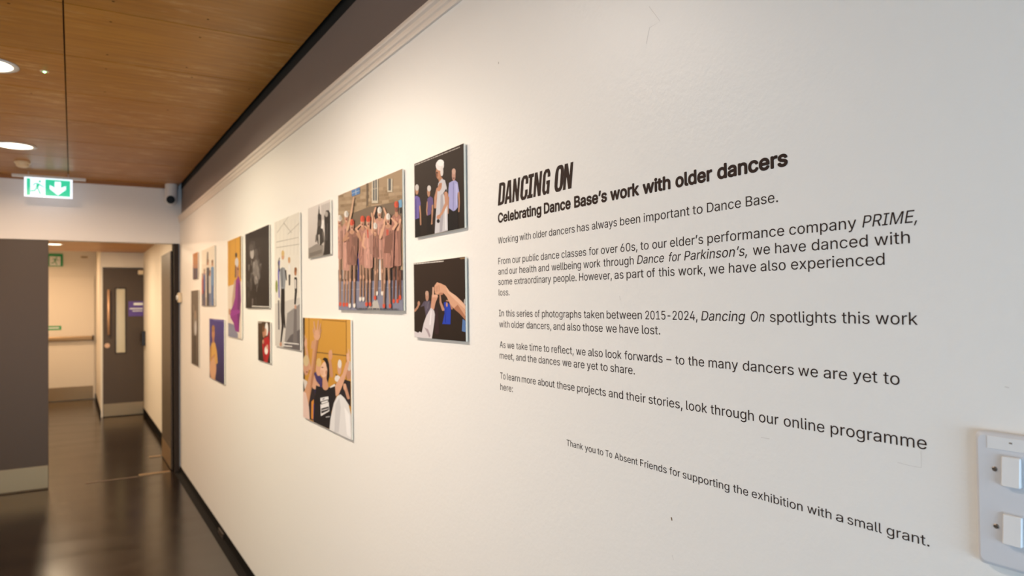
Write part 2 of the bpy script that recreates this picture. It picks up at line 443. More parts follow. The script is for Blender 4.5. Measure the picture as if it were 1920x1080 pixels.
# far exit sign above the cream door
a = P(86, 475.5, 1, EY - 0.02); c = P(118, 499.5, 1, EY - 0.02)
t = empty('exit_sign', ((a.x + c.x) / 2, EY - 0.02, c.z), 'small green and white exit sign above the cream fire exit door', 'sign')
obj('sign_plate', bx(a.x - 0.16, c.x, EY - 0.02, EY - 0.0005, c.z, a.z), M['green'], t)
ht = a.z - c.z; bm = bmesh.new()
box(bm, c.x - 0.19, c.x - 0.035, EY - 0.021, EY - 0.0201, c.z + 0.012, a.z - 0.045)
obj('sign_field', bm, M['signwhite'], t)
bm = bmesh.new(); running_man(bm, c.x - 0.18, c.z + 0.015, 0.13, ht * 0.75, EY - 0.0216)
obj('pictogram', bm, M['green'], t)
# thin vent on the wall above the cream door
v = P(158, 482, 1, EY - 0.01)
t = empty('wall_vent', (v.x, EY, v.z), 'small slim vent high on the cream end wall', 'vent')
obj('vent_frame', bx(v.x - 0.055, v.x + 0.055, EY - 0.012, EY - 0.0005, v.z - 0.02, v.z + 0.02), M['creamplastic'], t, bevel=0.003)
bm = bmesh.new()
for k in range(3): box(bm, v.x - 0.045, v.x + 0.045, EY - 0.014, EY - 0.0121, v.z - 0.013 + k * 0.01, v.z - 0.009 + k * 0.01)
obj('slats', bm, M['frame'], t)

# black box on the right wall of the far corridor
t = empty('card_reader', (FX - 0.02, 11.5, 1.02), 'black box mounted on the cream wall beside the far dark door', 'card reader')
obj('housing', bx(FX - 0.055, FX - 0.0005, 11.42, 11.60, 1.02, 1.235), M['blackplastic'], t, bevel=0.01)
obj('reader_face', bx(FX - 0.058, FX - 0.055, 11.45, 11.57, 1.08, 1.20), M['frame'], t)

# cream magnet / call point at the far end of the white wall
a = P(338, 549, 0, WX - 0.01); c = P(338, 567, 0, WX - 0.01)
t = empty('wall_button', (WX, 7.32, c.z), 'small cream button box at the far corner of the white wall', 'button')
obj('back_box', bx(WX - 0.028, WX - 0.0005, 7.27, 7.375, c.z, a.z), M['creamplastic'], t, bevel=0.006)
obj('button', lathe([(0.024, 0.008), (0.024, -0.006), (0.018, -0.010)], (WX - 0.032, 7.322, (a.z + c.z) / 2), 'X', 20), M['whiteplastic'], t)
# little grey plate on the skirting
t = empty('skirting_plate', (WX - 0.014, 5.17, 0.012), 'little grey cover plate low on the black skirting', 'cover plate')
obj('plate', bx(WX - 0.020, WX - 0.0075, 5.08, 5.26, 0.012, 0.048), M['frame'], t, bevel=0.002)
obj('screw', lathe([(0.005, 0.001), (0.005, -0.001)], (WX - 0.0205, 5.11, 0.027), 'X', 12), M['screw'], t)
obj('screw', lathe([(0.005, 0.001), (0.005, -0.001)], (WX - 0.0205, 5.23, 0.027), 'X', 12), M['screw'], t)

# ------------------------------------------------------------------ ceiling fittings
def downlight(x, y, z, r, label, power, group='round recessed ceiling lights', color=LAMP_C, spread=167):
    t = empty('ceiling_light', (x, y, z), label, 'ceiling light', group)
    obj('trim_ring', lathe([(r, -0.0004), (r * 1.22, -0.0004), (r * 1.24, -0.004), (r * 1.05, -0.007), (r, -0.006), (r, -0.0004)], (x, y, z), 'Z', 48), M['whiteplastic'], t, smooth=True)
    obj('diffuser', lathe([(r * 0.995, -0.0008), (r * 0.995, -0.0035), (r * 0.6, -0.0045), (1e-7, -0.005)], (x, y, z), 'Z', 48), M['diffuser'], t, smooth=True)
    lo = area_light('lamp', (x, y, z - 0.008), (0, 0, 0), r * 1.9, 0, power, color, 'DISK', spread)
    lo.parent = t; lo.matrix_parent_inverse = Matrix.Translation(-t.location)
    return t
downlight(-0.345, 4.10, CZ, 0.105, 'round recessed ceiling light cut by the left edge, beside the green indicator', LAMP_W)
downlight(-0.345, 6.08, CZ, 0.105, 'round recessed ceiling light just in front of the hanging exit sign', LAMP_W, color=LAMP_WARM)
downlight(-0.345, 2.12, CZ, 0.105, 'round recessed ceiling light nearest the camera, above the picture wall', LAMP_W * 1.06, color=LAMP_PALE, spread=158)
fl = P(101, 457.5, 2, FZ)
downlight(fl.x, fl.y, FZ, 0.085, 'small bright round ceiling light beyond the end wall doorway', 40, color=(1.0, 0.77, 0.52), spread=180)
lo = area_light('lamp', (-0.55, 12.9, 2.6), (0, 0, 0), 0.2, 0, 30, (1.0, 0.67, 0.41), 'DISK', 160)  # unseen lamp without a fitting, lights the far end
area_light('lamp', (-0.22, 8.75, FZ - 0.004), (0, 0, 0), 0.17, 0, 40, (1.0, 0.77, 0.52), 'DISK', 180)  # added unseen lamp without a fitting, brightens the far wall and open leaf
# emergency indicator
gx = P(83.5, 135, 2, CZ - 0.004)
t = empty('emergency_light', (gx.x, gx.y, CZ), 'tiny green indicator light set in the plywood ceiling', 'indicator light')
obj('bezel', lathe([(0.007, -0.0003), (0.020, -0.0003), (0.019, -0.003), (0.008, -0.004), (0.007, -0.0003)], (gx.x, gx.y, CZ), 'Z', 24), M['creamplastic'], t)
obj('lens', lathe([(0.0068, -0.0005), (0.0068, -0.004), (0.004, -0.007), (1e-7, -0.0075)], (gx.x, gx.y, CZ), 'Z', 16), M['led'], t)
# smoke detector
sx = P(42, 308, 2, CZ - 0.02)
t = empty('smoke_detector', (sx.x, sx.y, CZ), 'cream smoke detector on the plywood ceiling behind the round light', 'smoke detector')
obj('base', lathe([(0.055, -0.0003), (0.055, -0.012), (0.05, -0.016)], (sx.x, sx.y, CZ), 'Z', 32), M['creamplastic'], t, smooth=False)
obj('sensor_head', lathe([(0.046, -0.016), (0.042, -0.034), (0.030, -0.044), (1e-7, -0.046)], (sx.x, sx.y, CZ), 'Z', 32), M['creamplastic'], t)

# hanging exit sign: bar on the ceiling, lit blade below it
SY = 7.18
q0 = P(45.3, 330, 1, SY); q1 = P(136, 336.5, 1, SY); q2 = P(136, 373, 1, SY)
sx0, sx1, sz0 = q0.x, q1.x, q2.z
t = empty('exit_sign', ((sx0 + sx1) / 2, SY, sz0), 'lit green and white exit sign with running figure and down arrow under plywood ceiling', 'sign')
obj('mounting_bar', bx(P(22, 329, 1, SY).x, P(161, 340, 1, SY).x, SY - 0.03, SY + 0.03, CZ - 0.050, CZ - 0.030), M['whiteplastic'], t, bevel=0.003)
for xx in (sx0 + 0.03, sx1 - 0.03): obj('suspension_rod', tube((xx, SY, CZ - 0.031), (xx, SY, CZ - 0.0002), 0.003), M['whiteplastic'], t)
blade = obj('sign_blade', bx(sx0, sx1, SY - 0.006, SY + 0.006, sz0, CZ - 0.050), M['lit_white'], t, bevel=0.002)
W_, H_ = sx1 - sx0, CZ - 0.051 - sz0
def sxz(a, c): return (sx0 + a * W_, sz0 + c * H_)
bm = bmesh.new()
flat_y(bm, [sxz(0.05, 0.06), sxz(0.125, 0.06), sxz(0.125, 0.95), sxz(0.05, 0.95)], SY - 0.0068)
obj('green_bar', bm, M['lit_green'], blade)
bm = bmesh.new()
flat_y(bm, [sxz(0.43, 0.09), sxz(0.95, 0.09), sxz(0.95, 0.95), sxz(0.43, 0.95)], SY - 0.0068)
obj('green_field', bm, M['lit_green'], blade)
bm = bmesh.new(); running_man(bm, sx0 + 0.10 * W_, sz0 + 0.08 * H_, 0.32 * W_, 0.88 * H_, SY - 0.0068)
obj('pictogram', bm, M['lit_green'], blade)
bm = bmesh.new()
arrow = [(0.69, 0.14), (0.86, 0.46), (0.86, 0.66), (0.755, 0.54), (0.755, 0.86), (0.625, 0.86), (0.625, 0.54), (0.52, 0.66), (0.52, 0.46)]
flat_y(bm, [sxz(*p) for p in arrow], SY - 0.0075)
obj('arrow', bm, M['lit_white'], blade)

# security camera in the corner
cy = YE - 0.075
cx = 0.775
t = empty('security_camera', (cx, cy, 2.53), 'white security camera with black lens in the corner under the plywood ceiling', 'security camera')
obj('mount', lathe([(0.055, CZ - 0.0004), (0.055, CZ - 0.115), (0.050, CZ - 0.13)], (cx + 0.02, cy, 0), 'Z', 32), M['whiteplastic'], t, smooth=False)
bm = bmesh.new(); bmesh.ops.create_uvsphere(bm, u_segments=32, v_segments=20, radius=0.058)
bmesh.ops.translate(bm, verts=bm.verts, vec=(cx + 0.015, cy, 2.598))
hd = obj('camera_head', bm, M['whiteplastic'], t, smooth=True)
dv = (Vector((-0.1, 0, 1.5)) - Vector((cx + 0.015, cy, 2.598))).normalized(); cc = Vector((cx + 0.015, cy, 2.598))
bm = lathe([(0.037, 0.040), (0.037, 0.058), (0.030, 0.064), (1e-7, 0.066)], (0, 0, 0), 'Z', 28)
bmesh.ops.transform(bm, matrix=Matrix.Translation(cc) @ dv.to_track_quat('Z', 'Y').to_matrix().to_4x4(), verts=bm.verts)
obj('lens', bm, M['lens'], hd, smooth=False)

# ------------------------------------------------------------------ light switch plate
y_l, y_r = 0.402, 0.256; z0, z1 = 1.288, 1.4365
yc, zc = (y_l + y_r) / 2, (z0 + z1) / 2; W2, H2 = y_l - y_r, z1 - z0
def loop(dw, r): return [(yc + a, zc + c) for a, c in rounded(W2 - dw, H2 - dw, r)]
t = empty('light_switch', (WX, yc, z0), 'white multi-gang light switch plate at the right end of the wall beside the lettering', 'light switch')
obj('plate', loft_x([(WX - 0.0003, loop(0.001, 0.006)), (WX - 0.006, loop(0.0, 0.006)), (WX - 0.0085, loop(0.003, 0.006)), (WX - 0.0098, loop(0.008, 0.006))]), M['switchplate'], t, smooth=False)
FXP = WX - 0.0098
obj('label_strip', bx(FXP - 0.0006, FXP, y_r + 0.012, 0.3885, 1.4185, 1.4325), M['whiteplastic'], t, bevel=0.0004)
obj('printed_mark', bx(FXP - 0.0009, FXP - 0.0006, 0.3635, 0.3665, 1.4265, 1.4280), M['screw'], t)
for zc2 in (1.3965, 1.3335):
    for k, (ya, yb2) in enumerate(((0.3738, 0.3545), (0.338, 0.3187), (0.302, 0.2827))):
        ym = (ya + yb2) / 2; wv = ya - yb2; hv = 0.0335
        def rl(dw, r): return [(ym + a, zc2 + c) for a, c in rounded(wv - dw, hv - dw, r)]
        fr = obj('rocker_surround', loft_x([(FXP, rl(-0.0022, 0.002)), (FXP - 0.0007, rl(-0.0022, 0.002)), (FXP - 0.0007, rl(0.0, 0.0016)), (FXP - 0.0002, rl(0.0, 0.0016))]), M['switchplate'], t)
        rk = [(FXP, rl(0.0008, 0.0016)), (FXP - 0.0026, rl(0.0008, 0.0016)), (FXP - 0.0036, rl(0.0026, 0.0016))]
        bm = loft_x(rk)
        for vtx in bm.verts:   # rocked: the lower end stands out
            if vtx.co.x < FXP - 0.001: vtx.co.x -= 0.0026 * (0.5 - (vtx.co.z - zc2) / hv)
        obj('rocker_switch', bm, M['whiteplastic'], fr)
    for ys in (0.3815, 0.275):
        sc = obj('screw', lathe([(0.0026, 0.0006), (0.0026, -0.0004), (0.0018, -0.0009)], (FXP - 0.0002, ys, zc2), 'X', 20), M['screw'], t)
        obj('screw_slot', bx(FXP - 0.0014, FXP - 0.0010, ys - 0.0020, ys + 0.0020, zc2 - 0.0004, zc2 + 0.0004), M['blackplastic'], sc)

# ------------------------------------------------------------------ lettering on the wall
def px_to_y(px, z):
    """corridor position on the wall at height z that the photograph shows at column px"""
    # solve for y:  column of (WX, y, z)
    k = (px - 960) / FPX; dx, dz = WX, z - CAMZ
    nx = RGT.x * dx + RGT.z * dz; fx = FWD.x * dx + FWD.z * dz
    return (k * fx - nx) / (RGT.y - k * FWD.y)
def cr(ox, s): return lambda a: ox + a / s
C1 = cr(920, 3.6); C2 = cr(1190, 3.6); C3 = cr(1440, 3.857); C6 = cr(1440, 3.6); C7 = cr(1050, 5.333); C8 = cr(1390, 5.189)
def W(c, text): # "word:start:end" list
    out = []
    for tok in text.split('|'):
        wd, s, e = tok.rsplit('~', 2); it = wd.startswith('_'); out.append((wd.lstrip('_'), c(float(s)), c(float(e)), it))
    return out
LINES = {
 'sub': (1.7802, 0.0218, 0.030, W(C1, 'Celebrating~50~343|Dance~360~541|Base\u2019s~564~786|work~808~1003') + W(C2, 'with~55~243|older~276~525|dancers~558~1035')),
 'l1': (1.7290, 0.0155, 0, W(C1, 'Working~50~184|with~196~271|older~286~381|dancers~394~568|has~584~665|always~684~853|been~874~1010') + W(C2, 'important~62~371|to~392~459|Dance~489~718|Base.~751~968')),
 'l2': (1.6790, 0.0155, 0, W(C1, 'From~52~133|our~147~203|public~216~325|dance~339~463|classes~479~645|for~664~728|over~745~857|60s,~877~991') + W(C2, 'to~40~95|our~120~217|elder\u2019s~240~463|performance~492~1010') + W(C3, 'company~155~640|_PRIME,~683~1093')),
 'l3': (1.6540, 0.0155, 0, W(C1, 'and~53~114|our~127~180|health~195~308|and~323~394|wellbeing~412~609|work~627~742|through~762~966') + W(C2, '_Dance~17~202|_for~226~314|_Parkinson\u2019s,~335~768|we~799~914') + W(C3, 'have~53~275|danced~317~723|with~771~1027')),
 'l4': (1.6290, 0.0155, 0, W(C1, 'some~53~146|extraordinary~160~408|people.~425~580|However,~598~818|as~837~897|part~918~1033') + W(C2, 'of~83~138|this~163~270|work,~296~477|we~503~606|have~638~820|also~851~1020') + W(C3, 'experienced~168~845')),
 'l5': (1.6035, 0.0155, 0, W(C1, 'loss.~55~128')),
 'l6': (1.5535, 0.0155, 0, W(C1, 'In~57~90|this~104~162|series~176~284|of~299~331|photographs~347~612|taken~630~765|between~784~1021') + W(C2, '2015-2024,~73~424|_Dancing~450~748|_On~780~880') + W(C3, 'spotlights~15~493|this~535~736|work~780~1085')),
 'l7': (1.5272, 0.0155, 0, W(C1, 'with~58~128|older~140~228|dancers,~243~409|and~424~500|also~517~606|those~622~757|we~778~851|have~870~999') + W(C2, 'lost.~50~173')),
 'l8': (1.4780, 0.0155, 0, W(C1, 'As~62~101|we~112~159|take~174~249|time~262~345|to~358~396|reflect,~412~560|we~577~641|also~659~757|look~777~884|forwards~904~1161') + W(C2, '\u2013~215~249|to~275~336|the~362~470|many~500~698|dancers~731~1075') + W(C6, 'we~205~338|are~377~535|yet~574~740|to~780~890')),
 'l9': (1.4518, 0.0155, 0, W(C1, 'meet,~62~158|and~172~236|the~250~310|dances~324~468|we~485~545|are~561~634|yet~650~725|to~741~790|share.~809~974')),
 'l10': (1.4030, 0.0155, 0, W(C1, 'To~65~101|learn~112~198|more~211~305|about~320~432|these~447~567|projects~584~778|and~798~895|their~915~1047') + W(C2, 'stories,~95~323|look~349~490|through~514~805|our~840~972') + W(C6, 'online~108~382|programme~424~1073')),
 'l11': (1.3765, 0.0155, 0, W(C1, 'here:~66~150')),
 'thanks': (1.2868, 0.0126, 0, W(C7, 'Thank~68~230|you~250~355|to~376~433|To~457~522|Absent~548~777|Friends~803~1068|for~1096~1202|supporting~1228~1694|the~1733~1883') + W(C8, 'exhibition~103~597|with~643~878|a~922~992|small~1034~1367|grant.~1415~1832')),
}
# every distinct word once as a filled curve
need = {}
for key, (z, size, bold, words) in LINES.items():
    for wd, s, e, it in words: need.setdefault((wd, bold), None)
try:        # Blender's own interface typeface, an even grotesque like the lettering in the photograph
    FONT = bpy.data.fonts.load(bpy.utils.system_resource('DATAFILES', path='fonts') + '/Inter.woff2')
except Exception:
    FONT = None
tmp = []
for key in list(need) + [('H', 0)]:
    cu = bpy.data.curves.new('word', 'FONT'); cu.body = key[0]; cu.size = 1.0
    if FONT: cu.font = FONT
    o = bpy.data.objects.new('word', cu); COL.objects.link(o); tmp.append((key, o))
bpy.context.view_layer.update()
dg = bpy.context.evaluated_depsgraph_get()
def flat_loops(o):
    """outlines of a word as polylines"""
    out = []
    for sp in o.to_curve(dg).splines:
        pts = []
        if sp.type == 'BEZIER':
            bp = sp.bezier_points; n_ = len(bp)
            for i in range(n_):
                p, q = bp[i], bp[(i + 1) % n_]
                straight = (p.handle_right - p.co).cross(q.co - p.co).length < 1e-6 and (q.handle_left - q.co).cross(q.co - p.co).length < 1e-6
                st = 1 if straight else 5
                for k in range(st):
                    t_ = k / st; m_ = 1 - t_
                    v = p.co * m_ ** 3 + p.handle_right * 3 * m_ * m_ * t_ + q.handle_left * 3 * m_ * t_ * t_ + q.co * t_ ** 3
                    pts.append(Vector((v.x, v.y, 0)))
        else:
            pts = [Vector((p.co.x, p.co.y, 0)) for p in sp.points]
        cl = [p for i, p in enumerate(pts) if (p - pts[i - 1]).length > 1e-6]
        if len(cl) > 2: out.append(cl)
    o.to_curve_clear()
    return out
from mathutils.geometry import delaunay_2d_cdt
def winding(x, y, loops):
    w_ = 0
    for l in loops:
        for a, c in zip(l, l[1:] + l[:1]):
            if (a.y <= y) != (c.y <= y):
                if a.x + (y - a.y) / (c.y - a.y) * (c.x - a.x) > x: w_ += 1 if c.y > a.y else -1
    return w_
def fill_word(o):
    """fill a word's outlines by the non-zero rule (strokes of one letter may overlap)"""
    vs, fs, groups = [], [], []
    for l in flat_loops(o):               # letters do not overlap sideways: fill them one by one
        x0, x1 = min(p.x for p in l), max(p.x for p in l)
        for g in groups:
            if x0 < g[1] and x1 > g[0]:
                g[0], g[1] = min(g[0], x0), max(g[1], x1); g[2].append(l); break
        else: groups.append([x0, x1, [l]])
    for x0, x1, loops in groups:
        pts, ed = [], []
        for l in loops:
            k = len(pts); n_ = len(l); pts += [Vector((p.x, p.y)) for p in l]; ed += [(k + i, k + (i + 1) % n_) for i in range(n_)]
        ov, oe, of = delaunay_2d_cdt(pts, ed, [], 0, 1e-6)[:3]
        k = len(vs); vs += [Vector((p.x, p.y, 0)) for p in ov]
        for f in of:
            cx_ = sum(ov[i].x for i in f) / len(f); cy_ = sum(ov[i].y for i in f) / len(f)
            if winding(cx_, cy_, loops): fs.append([k + i for i in f])
    return vs, fs
glyphs = {key: fill_word(o) for key, o in tmp}
CAPH = max(v.y for v in glyphs[('H', 0)][0])
for key, o in tmp:
    cu = o.data; bpy.data.objects.remove(o); bpy.data.curves.remove(cu)
def text_line(key, parent=None, name='text_line'):
    z, cap, bold, words = LINES[key]
    size = cap / CAPH
    bm = bmesh.new()
    # a heavier weight thickens every stroke evenly all round
    offs = [(0, 0)] if not bold else [(0, 0)] + [(bold * math.cos(math.pi * i / 6), bold * math.sin(math.pi * i / 6)) for i in range(12)]
    for wd, s, e, it in words:
        vs, fs = glyphs[(wd, bold)]
        x0 = min(v.x for v in vs) - bold; x1 = max(v.x for v in vs) + bold
        y0, y1 = px_to_y(s, z), px_to_y(e, z)
        sh = 0.20 if it else 0.0
        if it: y1 += sh * cap * 0.8
        k = (y1 - y0) / (x1 - x0)
        for i, (ax, ay) in enumerate(offs):
            vv = [bm.verts.new((WX - 0.0003 - 0.000004 * i, y0 + (v.x + ax - x0) * k - sh * v.y * size, z + (v.y + ay) * size)) for v in vs]
            for f in fs: bm.faces.new([vv[j] for j in f])
    return obj(name, bm, M['vinyl'], parent)

# heading: heavy narrow slanted capitals drawn as outlines with holes
def rr(x0, x1, y0, y1, r, n=5):
    return [((x0 + x1) / 2 + a, (y0 + y1) / 2 + c) for a, c in rounded(x1 - x0, y1 - y0, r, n)]
T = 0.34        # stem as a share of the letter width
def glyph(ch):
    if ch == 'D': return [[(0, 0), (0.55, 0), (0.8, 0.03), (0.95, 0.10), (1, 0.2), (1, 0.8), (0.95, 0.90), (0.8, 0.97), (0.55, 1), (0, 1)], [(0.36, 0.14), (0.36, 0.86), (0.54, 0.86), (0.64, 0.8), (0.64, 0.2), (0.54, 0.14)]]
    if ch == 'O': return [rr(0, 1, -0.015, 1.015, 0.36, 6), [(a, c) for a, c in rr(0.36, 0.64, 0.13, 0.87, 0.12, 4)][::-1]]
    if ch == 'N': return [[(0, 0), (0.31, 0), (0.31, 0.52), (0.64, 0), (1, 0), (1, 1), (0.69, 1), (0.69, 0.48), (0.36, 1), (0, 1)]]
    if ch == 'A': return [[(-0.03, 0), (0.31, 0), (0.355, 0.17), (0.655, 0.17), (0.70, 0), (1.05, 0), (0.74, 1), (0.28, 1)], [(0.39, 0.31), (0.51, 0.78), (0.62, 0.31)][::-1]]
    if ch == 'I': return [[(0, 0), (1, 0), (1, 0.15), (0.74, 0.15), (0.74, 0.85), (1, 0.85), (1, 1), (0, 1), (0, 0.85), (0.26, 0.85), (0.26, 0.15), (0, 0.15)]]
    if ch == 'C': return [[(0.1, 0.08), (0.28, -0.01), (0.72, -0.01), (0.9, 0.08), (1, 0.2), (1, 0.40), (0.65, 0.40), (0.65, 0.2), (0.58, 0.13), (0.43, 0.13), (0.36, 0.2), (0.36, 0.8), (0.43, 0.87), (0.58, 0.87), (0.65, 0.8), (0.65, 0.64), (1, 0.64), (1, 0.8), (0.9, 0.92), (0.72, 1.01), (0.28, 1.01), (0.1, 0.92), (0, 0.8), (0, 0.2)]]
    if ch == 'G': return [[(0.1, 0.08), (0.26, -0.01), (0.5, -0.01), (0.68, 0.06), (0.72, 0), (1, 0), (1, 0.54), (0.52, 0.54), (0.52, 0.40), (0.65, 0.40), (0.65, 0.2), (0.58, 0.13), (0.43, 0.13), (0.36, 0.2), (0.36, 0.8), (0.43, 0.87), (0.58, 0.87), (0.65, 0.8), (0.65, 0.68), (1, 0.68), (1, 0.8), (0.9, 0.92), (0.72, 1.01), (0.28, 1.01), (0.1, 0.92), (0, 0.8), (0, 0.2)]]
cu = bpy.data.curves.new('heading', 'CURVE'); cu.dimensions = '2D'; cu.fill_mode = 'FRONT'
tz, th, tsh = 1.8212, 0.0538, 0.15
# letter left and right edges at the baseline, columns in a 7.715x crop that starts at 920
for ch, a, c in zip('DANCINGON', (105, 203, 310, 424, 527, 617, 741, 916, 1045), (197, 299, 405, 528, 605, 722, 845, 1042, 1168)):
    ya, yb = px_to_y(920 + a / 7.715, tz), px_to_y(920 + c / 7.715, tz)
    for ring in glyph(ch):
        sp = cu.splines.new('POLY'); sp.points.add(len(ring) - 1); sp.use_cyclic_u = True
        for pt, (u_, v_) in zip(sp.points, ring):
            pt.co = (-(ya + (yb - ya) * u_) + tsh * th * v_, v_ * th, 0, 1)
o = bpy.data.objects.new('heading', cu); COL.objects.link(o); bpy.context.view_layer.update()
me = bpy.data.meshes.new_from_object(o.evaluated_get(bpy.context.evaluated_depsgraph_get()))
bm = bmesh.new(); vv = [bm.verts.new((WX - 0.0004, -v.co.x, tz + v.co.y)) for v in me.vertices]
for p in me.polygons: bm.faces.new([vv[i] for i in p.vertices])
ex = bmesh.ops.extrude_face_region(bm, geom=bm.faces[:])
bmesh.ops.translate(bm, verts=[g for g in ex['geom'] if isinstance(g, bmesh.types.BMVert)], vec=(0.0003, 0, 0))
bpy.data.objects.remove(o); bpy.data.curves.remove(cu); bpy.data.meshes.remove(me)
tag(obj('heading_lettering', bm, M['vinyl']), 'large slanted dark capitals reading DANCING ON at top of the wall text', 'wall lettering', 'vinyl wall text')
def para(keys, label, name='paragraph_lettering'):
    if len(keys) == 1:
        return tag(text_line(keys[0], None, name), label, 'wall lettering', 'vinyl wall text')
    z = LINES[keys[-1]][0]
    e = empty(name, (WX, 1.46, z), label, 'wall lettering', 'vinyl wall text')
    for k in keys: text_line(k, e)
    return e
para(['sub'], 'bold dark line of wall text right below the big heading, about work with older dancers', 'subheading_lettering')
para(['l1'], 'single thin line of wall text starting Working with older dancers')
para(['l2', 'l3', 'l4', 'l5'], 'four line paragraph of wall text starting From our public dance classes')
para(['l6', 'l7'], 'two line paragraph of wall text starting In this series of photographs')
para(['l8', 'l9'], 'two line paragraph of wall text starting As we take time to reflect')
para(['l10', 'l11'], 'two line paragraph of wall text starting To learn more, ending with here')
para(['thanks'], 'small thank you line of wall text, lowest of all, ending in a small grant', 'credit_lettering')

# old scratches and filler marks in the wall paint
M['scuff'] = mat('scratched_paint', (208, 203, 198), 0.6)
M['scuff_dark'] = mat('dark_chip', (120, 100, 80), 0.6)
for pts, wmm, mk in (([(1683, 867), (1706, 873), (1728, 877)], 0.5, 'scuff'), ([(1727, 846), (1728, 876)], 0.4, 'scuff'), ([(1884, 725), (1892, 727)], 1.0, 'scuff'),
                     ([(1427, 820), (1443, 823)], 0.7, 'scuff'), ([(1217, 12), (1238, 40), (1218, 52), (1212, 82)], 0.8, 'scuff'), ([(1259, 970), (1260, 976)], 3.0, 'scuff_dark'),
                     ([(935, 116), (935, 120)], 2.0, 'scuff_dark'), ([(1260, 1040), (1263, 1050)], 0.9, 'scuff'), ([(1162, 555), (1163, 563)], 1.0, 'scuff')):
    bm = bmesh.new(); q = [P(a, c, 0, WX) for a, c in pts]; k0 = []
    for i, p in enumerate(q):
        dd = (q[min(i + 1, len(q) - 1)] - q[max(i - 1, 0)]).normalized(); nn = Vector((0, -dd.z, dd.y)) * wmm * 0.0005
        k0.append((bm.verts.new((WX - 0.0002, p.y + nn.y, p.z + nn.z)), bm.verts.new((WX - 0.0002, p.y - nn.y, p.z - nn.z))))
    for (a, c), (e, f) in zip(k0, k0[1:]): bm.faces.new((a, c, f, e))
    obj('scuff_mark', bm, M[mk], bpy.data.objects['wall_right'])

# ------------------------------------------------------------------ the photographs on the wall
PX = 0.866                   # front face of the boards
class Print:
    """flat printed picture: coloured shapes on the board front, read off the photograph"""
    def __init__(s, y0, y1, z0, z1, ox=0, oy=0, sc=1):
        s.r = (y0, y1, z0, z1); s.bm = bmesh.new(); s.lay = s.bm.loops.layers.float_color.new('ink'); s.k = 0; s.c = (ox, oy, sc)
    def crop(s, ox, oy, sc): s.c = (ox, oy, sc)
    def pt(s, x, y):
        p = P(s.c[0] + x / s.c[2], s.c[1] + y / s.c[2], 0, PX)
        y0, y1, z0, z1 = s.r
        return (max(y1, min(y0, p.y)), max(z0, min(z1, p.z)))
    def face(s, yz, cols):
        s.k += 1; x = PX - 0.00012 - 0.000009 * s.k
        vs = [s.bm.verts.new((x, y, z)) for y, z in yz]
        f = s.bm.faces.new(vs)
        if not isinstance(cols[0], (tuple, list)): cols = [cols] * len(vs)
        for lp, c in zip(f.loops, cols): lp[s.lay] = tuple(v * (0.72 + 0.26 * (min(c) / 255) ** 2) for v in lin(c)) + (1,)     # printing ink on matt board
    def fill(s, top, bot=None):
        y0, y1, z0, z1 = s.r; bot = bot or top
        s.face([(y0, z1), (y1, z1), (y1, z0), (y0, z0)], [top, top, bot, bot])
    def G(s, pts, col): s.face([s.pt(*p) for p in pts], col)
    def Q(s, x0, y0, x1, y1, col): s.G([(x0, y0), (x1, y0), (x1, y1), (x0, y1)], col)
    def E(s, cx, cy, rx, ry, col, rot=0, n=18):
        ca, sa = math.cos(rot), math.sin(rot); pts = []
        for i in range(n):
            a = 2 * math.pi * i / n; u_, v_ = rx * math.cos(a), ry * math.sin(a); pts.append((cx + u_ * ca - v_ * sa, cy + u_ * sa + v_ * ca))
        s.G(pts, col)
    def L(s, pts, w0, w1, col):
        """tapering limb: horizontal-ish width w, rounded ends"""
        n = len(pts); V = [Vector(p) for p in pts]
        ws = [(w0 + (w1 - w0) * i / max(1, n - 1)) / 2 for i in range(n)]
        for i in range(n - 1):
            d = (V[i + 1] - V[i]).normalized(); nn = Vector((-d.y, d.x))
            s.G([tuple(V[i] + nn * ws[i]), tuple(V[i + 1] + nn * ws[i + 1]), tuple(V[i + 1] - nn * ws[i + 1]), tuple(V[i] - nn * ws[i])], col)
        if max(w0, w1) > 5:
            for i in range(n): s.E(V[i].x, V[i].y, ws[i], ws[i], col, 0, 10)
    def cap(s, x0, y0, x1, y1, h, col, seed=1, fill=0.8):
        """caption too small to read: word-long dashes"""
        r = random.Random(seed); t = 0.0; ln = math.hypot(x1 - x0, y1 - y0)
        while t < 1:
            wd = r.uniform(0.03, 0.09)
            e = min(1, t + wd); a = (x0 + (x1 - x0) * t, y0 + (y1 - y0) * t); c = (x0 + (x1 - x0) * e, y0 + (y1 - y0) * e)
            s.G([a, c, (c[0], c[1] + h), (a[0], a[1] + h)], col); t = e + 0.012
    def done(s, parent): return obj('print', s.bm, M['print'], parent)
def picture(y0, y1, z0, z1, label):
    """board y0 (far edge) .. y1 (near edge)"""
    kx = PX / 0.855; y0 *= kx; y1 *= kx; z0 = CAMZ + (z0 - CAMZ) * kx; z1 = CAMZ + (z1 - CAMZ) * kx
    t = empty('photo_print', ((PX + 0.003), (y0 + y1) / 2, z0), label, 'photograph', 'photographs on the white wall')
    obj('board', bx(PX, PX + 0.0055, y1, y0, z0, z1), M['board_edge'], t)
    g = 0.06 * (y0 - y1) + 0.02
    obj('hanging_batten', bx(PX + 0.0055, WX - 0.0002, y1 + g, y0 - g, z1 - 0.09, z1 - 0.05), M['board_edge'], t)
    obj('spacer', bx(PX + 0.0055, WX - 0.0002, y1 + g, y0 - g, z0 + 0.05, z0 + 0.075), M['board_edge'], t)
    return t, Print(y0, y1, z0, z1)
SK = (222, 172, 142); SK2 = (196, 146, 116); DK = (38, 30, 28)

